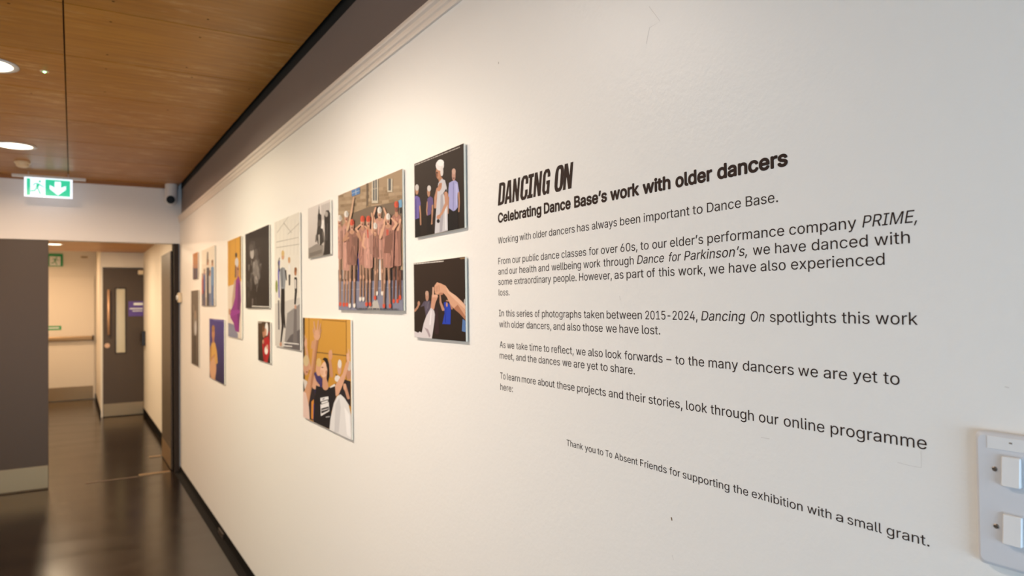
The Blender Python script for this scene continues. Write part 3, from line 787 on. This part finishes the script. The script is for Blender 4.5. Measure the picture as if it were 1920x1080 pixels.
# 1 white haired dancer
t, p = picture(1.903, 1.594, 1.780, 1.998, 'dark photo of a white-haired dancer in a pale dress, top right of the hung prints')
p.fill((62, 48, 42), (40, 31, 28)); p.crop(740, 240, 4.906)
p.cap(186, 338, 600, 172, 9, (190, 180, 172), 3)
p.L([(205, 830), (212, 1000)], 46, 40, (30, 25, 27)); p.L([(318, 800), (320, 960)], 40, 44, (32, 26, 26))
p.E(205, 575, 15, 38, SK2); p.E(206, 548, 17, 30, (205, 198, 192))
p.L([(228, 690), (238, 790), (240, 890)], 16, 10, SK2)
p.G([(183, 632), (205, 622), (230, 640), (240, 690), (240, 712), (226, 716), (226, 828), (184, 842)], (122, 106, 176))
p.G([(183, 660), (200, 650), (205, 830), (184, 842)], (98, 84, 150))
p.E(314, 590, 14, 44, SK2); p.E(318, 556, 17, 28, (214, 206, 200))
p.L([(350, 700), (348, 790), (340, 885)], 15, 9, SK2); p.L([(303, 680), (296, 760), (300, 800)], 12, 9, SK2)
p.G([(302, 650), (328, 626), (352, 645), (358, 704), (342, 712), (334, 792), (302, 808), (305, 720)], (112, 92, 140))
p.L([(345, 760), (345, 880)], 11, 9, SK2)
p.L([(525, 745), (525, 950)], 44, 50, (28, 24, 27)); p.L([(560, 745), (565, 930)], 44, 46, (30, 25, 28))
p.E(545, 432, 17, 56, (202, 156, 138)); p.E(546, 400, 18, 28, (212, 172, 152)); p.E(545, 462, 10, 8, (150, 108, 96))
p.L([(590, 590), (596, 680), (592, 770)], 16, 11, SK2); p.L([(499, 610), (494, 700), (492, 785)], 16, 11, SK2)
p.G([(503, 505), (530, 488), (560, 482), (582, 500), (594, 585), (580, 600), (583, 728), (560, 758), (540, 765), (500, 735), (504, 640), (496, 628), (498, 560)], (172, 172, 220))
p.L([(543, 500), (541, 760)], 4, 4, (120, 118, 170)); p.G([(560, 510), (582, 520), (580, 700), (566, 720)], (190, 190, 232))
p.E(407, 410, 26, 62, (206, 148, 116)); p.E(390, 428, 8, 30, (150, 98, 74)); p.E(392, 412, 10, 5, (70, 45, 38)); p.E(418, 345, 38, 48, (232, 226, 222)); p.E(424, 320, 32, 30, (244, 240, 236)); p.E(436, 400, 14, 44, (226, 218, 212))
p.L([(425, 470), (430, 500)], 40, 40, (198, 142, 110))
p.L([(398, 560), (378, 640), (376, 730)], 24, 22, (204, 150, 120))
p.G([(404, 508), (436, 466), (466, 482), (484, 560), (488, 700), (491, 944), (371, 972), (376, 870), (384, 760), (392, 640), (398, 560)], (206, 203, 206))
p.G([(425, 620), (445, 600), (455, 760), (440, 950), (415, 958)], (176, 172, 178)); p.L([(470, 600), (474, 930)], 10, 16, (226, 224, 226))
p.E(417, 545, 17, 40, (208, 150, 120), 0.3)
for k in range(4): p.L([(404 + k * 8, 540), (416 + k * 7, 506)], 6, 5, (196, 138, 108))
p.G([(450, 600), (478, 556), (486, 590), (460, 624)], (44, 36, 36))
p.L([(474, 600), (480, 690), (440, 780), (412, 815)], 32, 18, (212, 156, 126)); p.E(408, 818, 18, 22, (210, 150, 120), 0.6)
p.E(404, 856, 14, 18, (40, 34, 36))
p.done(t)

# 2 two hands
t, p = picture(1.914, 1.594, 1.4875, 1.7055, 'dark photo of two joined hands, one in a white sleeve, right-hand lower print')
p.fill((58, 42, 34), (46, 34, 28)); p.crop(740, 460, 5.4)
p.G([(655, 130), (712, 120), (712, 136), (672, 142)], (150, 118, 84)); p.cap(196, 184, 496, 156, 10, (225, 218, 210), 5)
p.L([(205, 662), (228, 635), (246, 600)], 22, 16, (190, 138, 110)); p.E(245, 588, 12, 24, (200, 146, 118))
p.G([(262, 624), (298, 566), (362, 560), (372, 640), (330, 790), (318, 720), (300, 612)], (96, 86, 102)); p.L([(340, 570), (335, 640)], 5, 5, (150, 140, 150)); p.L([(318, 575), (322, 660)], 4, 4, (140, 130, 146))
p.E(330, 515, 17, 50, (196, 148, 124)); p.E(328, 486, 17, 26, (206, 166, 142))
p.L([(420, 640), (430, 880)], 40, 44, (62, 40, 42))
p.L([(492, 650), (466, 580), (461, 500)], 28, 13, (198, 146, 118)); p.L([(582, 640), (560, 560), (528, 560)], 20, 15, (190, 136, 108))
p.G([(500, 580), (520, 572), (545, 588), (562, 600), (570, 660), (566, 800), (484, 796), (508, 690)], (44, 74, 196)); p.L([(520, 640), (516, 780)], 8, 10, (34, 56, 160)); p.E(530, 600, 9, 24, (206, 150, 122))
p.E(711, 572, 8, 30, (190, 184, 180)); p.G([(690, 745), (720, 765), (722, 880), (682, 868)], (98, 134, 190))
p.G([(372, 624), (402, 664), (409, 700), (404, 770), (388, 880), (378, 945), (290, 938), (202, 928), (202, 868), (240, 886), (252, 872), (276, 884), (296, 788), (322, 716)], (214, 206, 208))
p.G([(300, 830), (340, 850), (365, 915), (352, 935), (330, 880)], (176, 160, 166)); p.L([(372, 660), (360, 800)], 8, 14, (232, 226, 228))
p.G([(378, 500), (432, 498), (440, 520), (416, 580), (400, 652), (366, 632), (374, 560)], (216, 160, 132)); p.L([(391, 428), (391, 520)], 13, 18, (232, 184, 156)); p.E(418, 512, 22, 16, (232, 180, 152))
p.G([(408, 404), (430, 374), (470, 386), (516, 408), (560, 468), (625, 512), (690, 574), (722, 608), (722, 758), (672, 702), (604, 644), (562, 592), (528, 520), (494, 480), (440, 500), (410, 486), (400, 430)], (226, 172, 140))
p.G([(516, 410), (560, 470), (625, 514), (720, 610), (720, 650), (620, 560), (540, 480)], (238, 192, 162)); p.G([(600, 640), (640, 600), (722, 720), (722, 758), (660, 692)], (188, 128, 98))
for k in range(4): p.L([(408 + k * 14, 420 - k * 6), (412 + k * 15, 480 - k * 4)], 4, 3, (178, 120, 94))
p.E(470, 490, 24, 12, (196, 138, 110))
p.done(t)

# 3 large group of dancers in the street
t, p = picture(2.604, 1.992, 1.5655, 1.999, 'large photo of a crowd of dancers in pinkish dresses and red or white caps')
p.fill((176, 150, 120), (168, 144, 118)); p.crop(500, 340, 4.155)
rr_ = random.Random(4)
for r_ in range(13):
    y = 40 + r_ * 26; x = 556 + rr_.uniform(0, 30)
    while x < 1070:
        wd = rr_.uniform(24, 58); g = rr_.uniform(-20, 18)
        p.G([(x, y - 0.10 * (x - 556) + 40), (x + wd - 3, y - 0.10 * (x + wd - 556) + 40), (x + wd - 3, y - 0.10 * (x + wd - 556) + 62), (x, y - 0.10 * (x - 556) + 62)], (172 + g, 147 + g, 117 + g)); x += wd
p.G([(780, -20), (792, -20), (792, 190), (780, 192)], (120, 102, 84))
p.G([(664, 72), (728, 46), (730, 96), (668, 118)], (92, 136, 190)); p.L([(697, 60), (699, 108)], 3, 3, (190, 200, 205)); p.L([(666, 95), (729, 72)], 3, 3, (190, 200, 205))
p.Q(822, -20, 872, 170, (204, 192, 170)); p.Q(832, -20, 844, 150, (96, 98, 100)); p.Q(850, -20, 862, 150, (104, 106, 108)); p.L([(832, 60), (864, 54)], 4, 4, (206, 194, 174))
p.Q(944, -20, 984, 84, (206, 194, 172)); p.Q(952, -20, 972, 72, (100, 100, 100))
p.G([(640, 260), (800, 200), (1062, 150), (1062, 330), (640, 420)], (126, 108, 90)); p.Q(846, 196, 902, 300, (62, 54, 52)); p.G([(1030, 150), (1056, 140), (1058, 200), (1036, 206)], (120, 170, 205)); p.Q(1042, 206, 1058, 250, (48, 44, 46))
p.Q(562, 330, 580, 420, (120, 120, 70)); p.Q(818, 310, 842, 370, (170, 196, 205))
p.G([(556, 760), (1070, 750), (1070, 1020), (556, 1010)], (138, 138, 156)); p.G([(556, 690), (1070, 690), (1070, 770), (556, 780)], (92, 80, 78)); p.Q(596, 470, 622, 760, (216, 206, 200)); p.Q(712, 560, 724, 780, (70, 76, 140)); p.Q(880, 610, 900, 770, (214, 210, 208)); p.L([(560, 850), (1060, 820)], 6, 6, (164, 164, 178)); p.G([(780, 1006), (860, 905), (890, 1006)], (190, 184, 176))
D1 = (200, 150, 134); D2 = (178, 128, 112); D3 = (152, 108, 94); RED = (226, 92, 66); WH = (226, 218, 208)
def dancer(x, hy, cap, sh, hem, w0, w1, feet, shoe, dress, legs, skin=(216, 168, 140)):
    for fx, lx in legs:
        p.L([(fx, hem - 10), ((fx + lx) / 2, (hem + feet) / 2 - 30), (lx, feet - 8)], 22, 12, tuple(int(v * 0.86) for v in skin)); p.L([(fx + 6, hem), ((fx + lx) / 2 + 4, (hem + feet) / 2 - 30), (lx + 3, feet - 14)], 10, 5, tuple(int(v * 0.62) for v in skin)); p.E((fx + lx) / 2, (hem + feet) / 2 - 36, 8, 16, tuple(int(v * 0.95) for v in skin)); p.E(lx, feet, 10, 20, shoe); p.E(lx, feet - 16, 5, 6, tuple(int(v * 0.8) for v in skin))
    p.G([(x - w0 / 2, sh + 10), (x - w0 / 4, sh - 12), (x + w0 / 4, sh - 12), (x + w0 / 2, sh + 10), (x + w0 * 0.46, (sh + hem) / 2), (x + w1 / 2, hem), (x + w1 / 6, hem + 8), (x - w1 / 2, hem)], dress)
    p.G([(x + w0 * 0.1, sh + 40), (x + w0 * 0.44, sh + 30), (x + w1 * 0.42, hem - 8), (x + w1 * 0.2, hem)], tuple(int(v * 0.88) for v in dress))
    p.L([(x - w0 * 0.1, sh + 30), (x - w1 * 0.2, hem - 20)], 6, 10, tuple(min(255, int(v * 1.1)) for v in dress))
    for q in range(9):
        fx = x + rr_.uniform(-0.36, 0.36) * w0; ya = rr_.uniform(sh + 10, hem - 60); f_ = rr_.choice((0.72, 0.8, 1.12, 1.16, 0.86))
        p.L([(fx, ya), (fx + rr_.uniform(-14, 14), ya + rr_.uniform(30, 90))], rr_.uniform(3, 8), 3, tuple(min(255, int(v * f_)) for v in dress))
    p.E(x, sh - 2, w0 * 0.2, 16, tuple(int(v * 0.94) for v in skin))
    p.L([(x, hy + 10), (x, sh)], 20, 24, SK2); p.E(x, hy, 16, 38, skin); p.E(x + 9, hy + 8, 6, 26, tuple(int(v * 0.78) for v in skin)); p.E(x, hy + 16, 7, 8, (150, 86, 76)); p.E(x, hy - 4, 12, 4, (120, 80, 66)); p.E(x, hy - 24, 17, 26, cap); p.E(x + 7, hy - 26, 8, 20, tuple(int(v * 0.82) for v in cap)); p.E(x, hy + 5, 4, 9, tuple(int(v * 0.86) for v in skin))
dancer(572, 312, WH, 350, 600, 40, 36, 955, RED, D1, [(575, 577)])
dancer(626, 280, WH, 338, 690, 60, 58, 958, RED, D1, [(612, 606), (634, 630)])
dancer(1018, 205, RED, 268, 655, 72, 74, 930, RED, D2, [(1002, 996), (1032, 1026)], (150, 100, 84))
p.L([(1048, 300), (1030, 380), (1000, 300)], 18, 14, SK); p.L([(1046, 700), (1050, 905)], 18, 12, (120, 80, 66)); p.E(1046, 905, 10, 20, RED)
dancer(888, 250, WH, 300, 600, 84, 60, 870, WH, D1, [(872, 866), (905, 908)])
p.L([(852, 320), (838, 270), (858, 205)], 18, 12, SK); p.L([(924, 320), (940, 260), (922, 210)], 18, 12, SK)
dancer(756, 318, RED, 370, 648, 62, 56, 915, WH, D2, [(742, 738), (764, 762)])
p.L([(725, 400), (705, 370), (740, 340)], 16, 12, SK); p.L([(782, 400), (795, 370), (775, 350)], 14, 10, SK)
dancer(856, 372, WH, 412, 590, 54, 56, 905, RED, D3, [(860, 854)])
dancer(676, 345, RED, 398, 648, 92, 70, 965, WH, D3, [(664, 658), (694, 694)])
p.L([(640, 410), (612, 462), (650, 440)], 24, 16, SK2); p.L([(720, 410), (748, 460), (730, 400)], 22, 14, SK2); p.L([(640, 380), (672, 240), (690, 125)], 18, 9, (214, 172, 140))
dancer(806, 318, RED, 385, 672, 76, 66, 955, RED, D1, [(792, 790), (818, 818)])
p.L([(775, 410), (762, 500), (780, 520)], 18, 13, SK); p.L([(836, 400), (838, 290), (832, 250)], 16, 10, SK); p.L([(800, 380), (804, 440)], 10, 8, (206, 84, 66))
dancer(962, 300, WH, 352, 668, 96, 76, 968, RED, D2, [(936, 928), (966, 976)])
p.L([(918, 380), (900, 440), (935, 330)], 24, 14, SK); p.L([(1004, 370), (1030, 330), (990, 290)], 22, 13, SK); p.L([(957, 385), (958, 450)], 20, 12, (206, 96, 78)); p.G([(940, 430), (1000, 400), (985, 560), (930, 560)], (140, 98, 84))
p.cap(712, 985, 1045, 992, 12, (92, 92, 100), 8)
p.done(t)

# 4 small black and white print
t, p = picture(3.007, 2.701, 1.784, 1.998, 'small black and white photo of a figure in a tall pointed dark hat')
p.fill((222, 214, 208), (198, 188, 180)); p.crop(500, 340, 4.155)
p.G([(425, 190), (495, 160), (495, 260), (430, 300)], (204, 196, 190)); 
for k in range(5): p.L([(430 + k * 14, 180 - k * 4), (428 + k * 14, 300)], 2, 2, (176, 168, 162))
p.G([(326, 524), (388, 488), (442, 496), (442, 590), (326, 606)], (150, 142, 134)); p.G([(335, 560), (430, 530), (430, 560), (335, 590)], (128, 120, 112))
p.G([(408, 180), (414, 250), (426, 262), (428, 330), (398, 336), (398, 262), (402, 250)], (48, 42, 40))
p.E(412, 335, 17, 36, (92, 84, 78)); p.G([(396, 350), (430, 345), (444, 400), (446, 470), (424, 500), (400, 490), (386, 440)], (62, 56, 52)); p.L([(408, 420), (410, 490)], 12, 8, (190, 184, 176)); p.L([(440, 400), (452, 480), (450, 540)], 14, 8, (120, 112, 104)); p.L([(388, 420), (384, 470)], 12, 10, (110, 102, 96))
p.G([(448, 270), (462, 228), (482, 224), (496, 250), (496, 574), (440, 580), (456, 480), (452, 350)], (46, 40, 38)); p.E(466, 256, 12, 22, (178, 170, 162)); p.L([(440, 310), (432, 360)], 14, 18, (232, 228, 222)); p.L([(474, 330), (468, 460)], 6, 6, (90, 84, 80))
p.done(t)

# 5 tall studio picture
t, p = picture(3.598, 3.143, 1.3845, 1.999, 'tall pale photo of dancers in black trousers in a bright studio')
p.fill((226, 220, 210), (222, 216, 206)); p.crop(420, 380, 3.375)
for a in range(7): p.L([(330 + a * 24, 110), (332 + a * 22, 330)], 1.5, 1.5, (204, 198, 190))
for pts in ([(408, 84), (336, 190)], [(378, 128), (428, 192)], [(478, 128), (404, 200)], [(330, 250), (470, 220)], [(330, 285), (480, 262)]): p.L(pts, 4, 3, (168, 160, 152))
p.G([(318, 640), (482, 600), (482, 945), (318, 910)], (206, 200, 194)); p.G([(400, 700), (482, 640), (482, 945), (380, 918)], (150, 145, 144)); p.G([(420, 840), (482, 800), (482, 945), (376, 920)], (104, 98, 100)); p.L([(452, 680), (450, 880)], 16, 26, (120, 114, 114))
p.L([(350, 370), (345, 450), (350, 600)], 9, 7, (78, 78, 190)); p.E(333, 530, 8, 40, (150, 160, 90)); p.L([(346, 620), (348, 800)], 8, 8, (90, 86, 96))
p.L([(373, 550), (368, 680), (372, 780), (360, 890)], 24, 8, (34, 30, 32)); p.L([(375, 560), (378, 700), (386, 790)], 20, 8, (34, 30, 32)); p.E(360, 896, 8, 14, (200, 150, 126))
p.G([(350, 425), (368, 408), (384, 412), (394, 440), (386, 545), (360, 545), (356, 480)], (146, 150, 156)); p.L([(366, 420), (370, 530)], 6, 6, (96, 100, 106)); p.L([(352, 430), (344, 380), (352, 350)], 8, 5, (60, 56, 60)); p.L([(390, 430), (396, 490)], 9, 6, (64, 60, 62)); p.E(373, 338, 9, 24, (216, 168, 134)); p.E(373, 320, 10, 18, (222, 190, 130))
p.L([(414, 400), (414, 470)], 15, 14, (226, 222, 218)); p.L([(415, 460), (415, 520)], 12, 9, (50, 46, 46)); p.E(413, 366, 7, 18, (214, 160, 120)); p.E(413, 356, 7, 12, (206, 160, 104))
p.L([(454, 480), (456, 560), (450, 640)], 18, 10, (38, 34, 36)); p.L([(452, 490), (454, 540)], 10, 8, (214, 206, 200)); p.E(453, 440, 8, 22, (192, 130, 92)); p.E(454, 424, 8, 16, (150, 96, 60)); p.E(453, 660, 7, 14, (206, 160, 140))
p.cap(380, 882, 476, 892, 7, (236, 232, 228), 2); p.cap(380, 902, 432, 906, 7, (236, 232, 228), 4)
p.done(t)

# 6 black picture
t, p = picture(4.295, 3.712, 1.571, 2.001, 'near-black photo with faint grey figures, left of the tall pale studio print')
p.fill((52, 44, 42), (44, 36, 33)); p.crop(420, 380, 3.375)
p.E(178, 300, 22, 60, (70, 62, 60)); p.E(178, 320, 12, 36, (172, 164, 160)); p.E(174, 285, 14, 22, (88, 80, 78)); p.E(206, 330, 10, 40, (84, 76, 74)); p.E(205, 430, 26, 90, (82, 74, 72)); p.E(202, 420, 14, 60, (126, 118, 114)); p.L([(190, 380), (184, 450)], 12, 8, (150, 142, 138)); p.L([(210, 400), (222, 480)], 12, 8, (136, 128, 124)); p.E(203, 490, 10, 24, (160, 150, 146)); p.E(170, 520, 10, 40, (74, 66, 64)); p.E(156, 580, 6, 24, (66, 58, 56)); p.L([(181, 610), (181, 660)], 8, 5, (110, 100, 98))
for q in range(46):
    x_ = 200 + rr_.gauss(0, 20); y_ = 430 + rr_.gauss(0, 70); g_ = rr_.uniform(70, 165)
    p.L([(x_, y_), (x_ + rr_.uniform(-5, 5), y_ + rr_.uniform(12, 44))], rr_.uniform(1.5, 4), 1.5, (g_, g_ * 0.95, g_ * 0.92))
p.cap(178, 652, 290, 656, 7, (216, 210, 204), 6)
p.done(t)

# 7 small red picture
t, p = picture(3.980, 3.702, 1.2895, 1.5005, 'small dark photo of two people in red embracing, under the near-black print')
p.fill((84, 62, 42), (50, 38, 32)); p.crop(420, 380, 3.375)
p.cap(214, 754, 238, 757, 6, (200, 190, 180), 9)
p.E(286, 870, 10, 60, (150, 40, 40)); p.E(252, 820, 8, 34, (190, 130, 100)); p.E(250, 798, 8, 20, (120, 80, 54)); p.E(270, 800, 10, 42, (226, 222, 218)); p.E(264, 820, 6, 26, (206, 150, 124))
p.G([(242, 900), (252, 860), (276, 846), (290, 880), (290, 940), (274, 1014), (252, 1006), (246, 950)], (192, 38, 44)); p.L([(252, 880), (262, 950), (256, 1000)], 8, 6, (150, 24, 32)); p.E(268, 935, 11, 26, (232, 220, 212)); p.E(274, 912, 7, 14, (214, 160, 140)); p.E(248, 880, 5, 14, (206, 150, 124))
p.done(t)

# 8 purple top
t, p = picture(4.845, 4.415, 1.388, 2.004, 'tall photo of a person in a purple top against a yellow wall')
p.fill((230, 170, 66), (218, 204, 188)); p.crop(420, 380, 3.375)
p.G([(18, 240), (118, 208), (118, 500), (18, 530)], (226, 166, 62)); p.G([(18, 534), (118, 495), (128, 872), (24, 860)], (222, 208, 192)); p.L([(104, 214), (108, 480)], 7, 7, (110, 76, 40)); p.L([(38, 240), (38, 520)], 2, 2, (190, 130, 50)); p.L([(72, 228), (74, 510)], 2, 2, (190, 130, 50))
p.G([(24, 760), (60, 770), (88, 830), (88, 870), (24, 850)], (140, 140, 160)); p.G([(64, 500), (74, 480), (76, 600), (52, 700), (50, 620)], (190, 160, 140))
p.G([(76, 490), (94, 462), (104, 500), (108, 620), (100, 720), (96, 822), (72, 812), (60, 760), (42, 730), (38, 690), (58, 650), (70, 600), (72, 540)], (150, 52, 140)); p.G([(90, 500), (104, 520), (104, 700), (92, 800), (84, 700)], (118, 36, 112)); p.L([(50, 700), (88, 690)], 34, 26, (164, 62, 154)); p.E(36, 690, 7, 20, SK2)
p.E(84, 430, 12, 46, (184, 132, 104)); p.E(81, 378, 11, 30, (204, 198, 200)); p.E(77, 332, 7, 16, (60, 44, 40)); p.E(89, 420, 4, 6, (70, 50, 44)); p.L([(74, 400), (72, 470)], 8, 8, (120, 90, 74))
p.done(t)

# 9 blue picture
t, p = picture(5.580, 4.985, 1.062, 1.494, 'photo of a single figure in yellow against a deep blue backdrop')
p.fill((78, 66, 146), (56, 48, 82)); p.crop(340, 440, 3.6)
p.cap(215, 570, 288, 578, 7, (150, 140, 190), 3)
p.L([(204, 840), (206, 980)], 16, 14, (214, 160, 120)); p.L([(224, 850), (222, 990)], 18, 14, (206, 150, 112)); p.E(214, 900, 22, 80, (222, 172, 134))
p.G([(194, 780), (204, 735), (216, 716), (230, 735), (240, 790), (246, 866), (232, 876), (220, 810), (206, 850), (192, 850)], (226, 176, 96)); p.L([(200, 760), (196, 850)], 10, 8, (196, 142, 72)); p.L([(206, 835), (226, 812)], 12, 10, (204, 150, 110))
p.E(216, 668, 10, 42, (206, 146, 104)); p.E(216, 634, 10, 24, (180, 130, 80)); p.L([(216, 690), (216, 724)], 10, 12, (200, 140, 100))
p.done(t)

# 10 small orange picture
t, p = picture(6.405, 6.130, 1.808, 2.022, 'smallest photo, orange above a row of dark figures, at the far end of the hang')
p.fill((206, 136, 74), (150, 96, 66)); p.crop(340, 440, 3.6)
p.G([(76, 215), (116, 205), (116, 305), (76, 305)], (104, 72, 74))
for k in range(4): p.E(84 + k * 9, 215, 5, 16, (176, 120, 90)); p.L([(84 + k * 9, 230), (84 + k * 9, 300)], 8, 7, ((70, 62, 96), (96, 58, 60), (62, 66, 104), (110, 80, 84))[k])
p.done(t)

# 11 people in a bright room
t, p = picture(5.930, 5.348, 1.586, 2.017, 'pale photo of several people standing in blue and red clothes, far along the wall')
p.fill((228, 218, 202), (214, 202, 186)); p.crop(340, 440, 3.6)
p.Q(136, 70, 234, 200, (232, 224, 208)); p.G([(136, 420), (234, 430), (234, 495), (136, 490)], (186, 172, 158)); p.L([(178, 120), (176, 200)], 8, 12, (110, 100, 96))
for x, hy, c1, c2, sh, wd in ((143, 255, (176, 66, 56), (70, 66, 90), 285, 12), (156, 225, (84, 100, 158), (66, 70, 110), 262, 15), (180, 160, (66, 66, 82), (54, 54, 66), 230, 20), (194, 235, (200, 196, 192), (120, 130, 160), 280, 15), (210, 165, (110, 150, 196), (92, 126, 176), 225, 20)):
    p.L([(x, sh + 90), (x, 480)], wd, wd * 0.7, c2); p.L([(x, sh), (x, sh + 110)], wd, wd, c1); p.E(x, hy + 30, wd * 0.3, 18, SK2); p.E(x, hy + 16, wd * 0.32, 12, (150, 120, 96))
p.done(t)

# 12 tall grey picture
t, p = picture(6.513, 6.105, 1.102, 1.716, 'tall grey-brown photo, lowest of the far group by the corner')
p.fill((120, 108, 96), (96, 84, 74)); p.crop(340, 440, 3.6)
p.E(94, 600, 12, 90, (146, 138, 128)); p.E(96, 630, 7, 50, (196, 196, 196)); p.E(94, 540, 8, 30, (160, 140, 122)); p.L([(90, 690), (92, 860)], 22, 18, (84, 74, 66)); p.L([(104, 460), (104, 860)], 2, 2, (140, 128, 116)); p.E(84, 500, 6, 30, (136, 124, 112))
p.done(t)

# 13 raised hands
t, p = picture(3.099, 2.475, 1.0965, 1.5305, 'photo of people with raised arms, one in a black tee, before a yellow wall')
p.fill((222, 164, 70), (206, 148, 58)); p.crop(550, 580, 4.154)
p.Q(70, 55, 90, 860, (70, 50, 34)); p.L([(122, 66), (122, 500)], 4, 4, (160, 110, 44)); p.L([(412, 84), (414, 560)], 5, 5, (150, 102, 40)); p.L([(178, 334), (420, 362)], 9, 9, (140, 104, 52)); p.L([(225, 80), (412, 96)], 6, 6, (150, 100, 40)); p.Q(418, 80, 460, 560, (226, 172, 84))
p.L([(100, 300), (112, 380), (128, 460)], 16, 24, (216, 164, 132)); p.E(97, 265, 11, 34, (222, 170, 140)); p.L([(94, 250), (90, 205)], 6, 5, SK); p.L([(103, 250), (104, 222)], 5, 4, SK)
p.L([(145, 300), (150, 250)], 14, 10, (216, 160, 126))
p.G([(76, 560), (120, 570), (170, 620), (170, 870), (76, 840)], (48, 40, 46)); p.G([(76, 540), (108, 560), (112, 620), (88, 620)], (216, 206, 198)); p.E(100, 452, 22, 62, (212, 158, 128)); p.E(100, 400, 22, 44, (212, 188, 146)); p.E(106, 488, 8, 6, (160, 90, 80))
p.G([(160, 500), (180, 480), (228, 540), (226, 620), (170, 660)], (70, 58, 110)); p.E(198, 462, 22, 58, (222, 168, 136)); p.E(200, 414, 20, 34, (224, 188, 122)); p.G([(182, 560), (206, 590), (206, 640), (186, 620)], (216, 166, 136))
p.E(290, 356, 16, 40, (218, 162, 128)); p.L([(296, 340), (298, 318)], 6, 5, SK); p.L([(286, 400), (300, 520)], 20, 24, (206, 150, 116))
p.G([(330, 500), (380, 540), (446, 560), (448, 760), (350, 660)], (44, 38, 44)); p.E(360, 452, 16, 58, (214, 166, 140)); p.E(362, 425, 15, 34, (222, 214, 206)); p.E(345, 540, 22, 26, (224, 216, 210)); p.E(432, 490, 20, 62, (200, 146, 116)); p.E(436, 440, 16, 40, (210, 196, 184)); p.L([(400, 590), (430, 690)], 24, 22, (206, 152, 124)); p.E(402, 604, 12, 26, SK)
p.G([(142, 720), (160, 700), (160, 860), (140, 850)], (230, 150, 60)); p.G([(158, 740), (180, 720), (190, 860), (156, 866)], (74, 58, 140))
p.L([(150, 520), (170, 600)], 34, 46, (220, 168, 138))
p.G([(178, 592), (234, 612), (276, 610), (332, 578), (350, 640), (322, 720), (298, 800), (288, 936), (158, 876), (166, 720)], (34, 30, 34)); p.G([(284, 606), (322, 580), (330, 596), (290, 612)], (226, 222, 218))
p.L([(246, 520), (252, 608)], 34, 44, (214, 160, 128)); p.E(243, 468, 30, 62, (234, 192, 164), 0.12); p.G([(216, 470), (212, 500), (232, 520), (240, 480)], (226, 178, 148)); p.E(258, 492, 8, 18, (214, 158, 128)); p.E(228, 452, 8, 4, (96, 66, 54)); p.G([(226, 392), (244, 374), (266, 382), (280, 430), (283, 520), (270, 572), (260, 540), (266, 470), (254, 420), (240, 396)], (36, 30, 32))
p.G([(326, 594), (350, 556), (386, 500), (410, 420), (424, 396), (438, 408), (424, 470), (390, 580), (356, 660), (332, 676)], (224, 172, 142)); p.E(428, 376, 13, 34, (234, 184, 154)); p.L([(426, 360), (433, 312)], 7, 5, (232, 182, 152)); p.L([(434, 368), (440, 330)], 6, 5, (228, 178, 148)); p.L([(420, 372), (416, 345)], 6, 5, (228, 178, 148))
p.G([(212, 690), (274, 678), (282, 792), (216, 832)], (226, 224, 224)); p.L([(222, 728), (270, 712)], 26, 22, (40, 36, 40)); p.L([(226, 728), (266, 715)], 14, 12, (226, 224, 224)); p.G([(220, 772), (276, 756), (278, 786), (220, 812)], (40, 36, 40)); p.cap(224, 784, 272, 770, 8, (220, 218, 218), 4); p.L([(232, 700), (244, 695)], 8, 6, (40, 36, 40)); p.cap(255, 836, 286, 830, 8, (200, 198, 198), 7)
p.G([(284, 960), (292, 850), (318, 730), (345, 675), (370, 662), (400, 690), (432, 740), (460, 830), (460, 1035)], (222, 220, 220)); p.G([(330, 740), (360, 690), (372, 760), (356, 960), (322, 960)], (206, 204, 206)); p.G([(400, 760), (440, 820), (452, 1000), (420, 980)], (236, 234, 234))
p.G([(160, 232), (198, 240), (182, 340), (172, 450), (152, 580), (128, 704), (112, 800), (130, 860), (78, 838), (78, 660), (112, 570), (138, 470), (150, 350)], (214, 160, 124)); p.G([(182, 240), (198, 242), (184, 340), (172, 450), (150, 580), (130, 690), (138, 560), (158, 420)], (188, 132, 96)); p.G([(78, 640), (100, 650), (124, 760), (130, 860), (78, 838)], (226, 196, 184))
p.E(187, 200, 27, 40, (224, 172, 138)); p.L([(174, 178), (166, 130), (163, 96)], 11, 8, (224, 172, 138)); p.L([(188, 172), (194, 126), (197, 88)], 11, 8, (224, 172, 138)); p.L([(200, 180), (209, 144), (215, 114)], 10, 8, (220, 168, 134)); p.L([(207, 196), (215, 174), (219, 156)], 9, 7, (214, 160, 126)); p.L([(168, 200), (160, 176), (157, 152)], 10, 8, (216, 164, 130))
p.done(t)
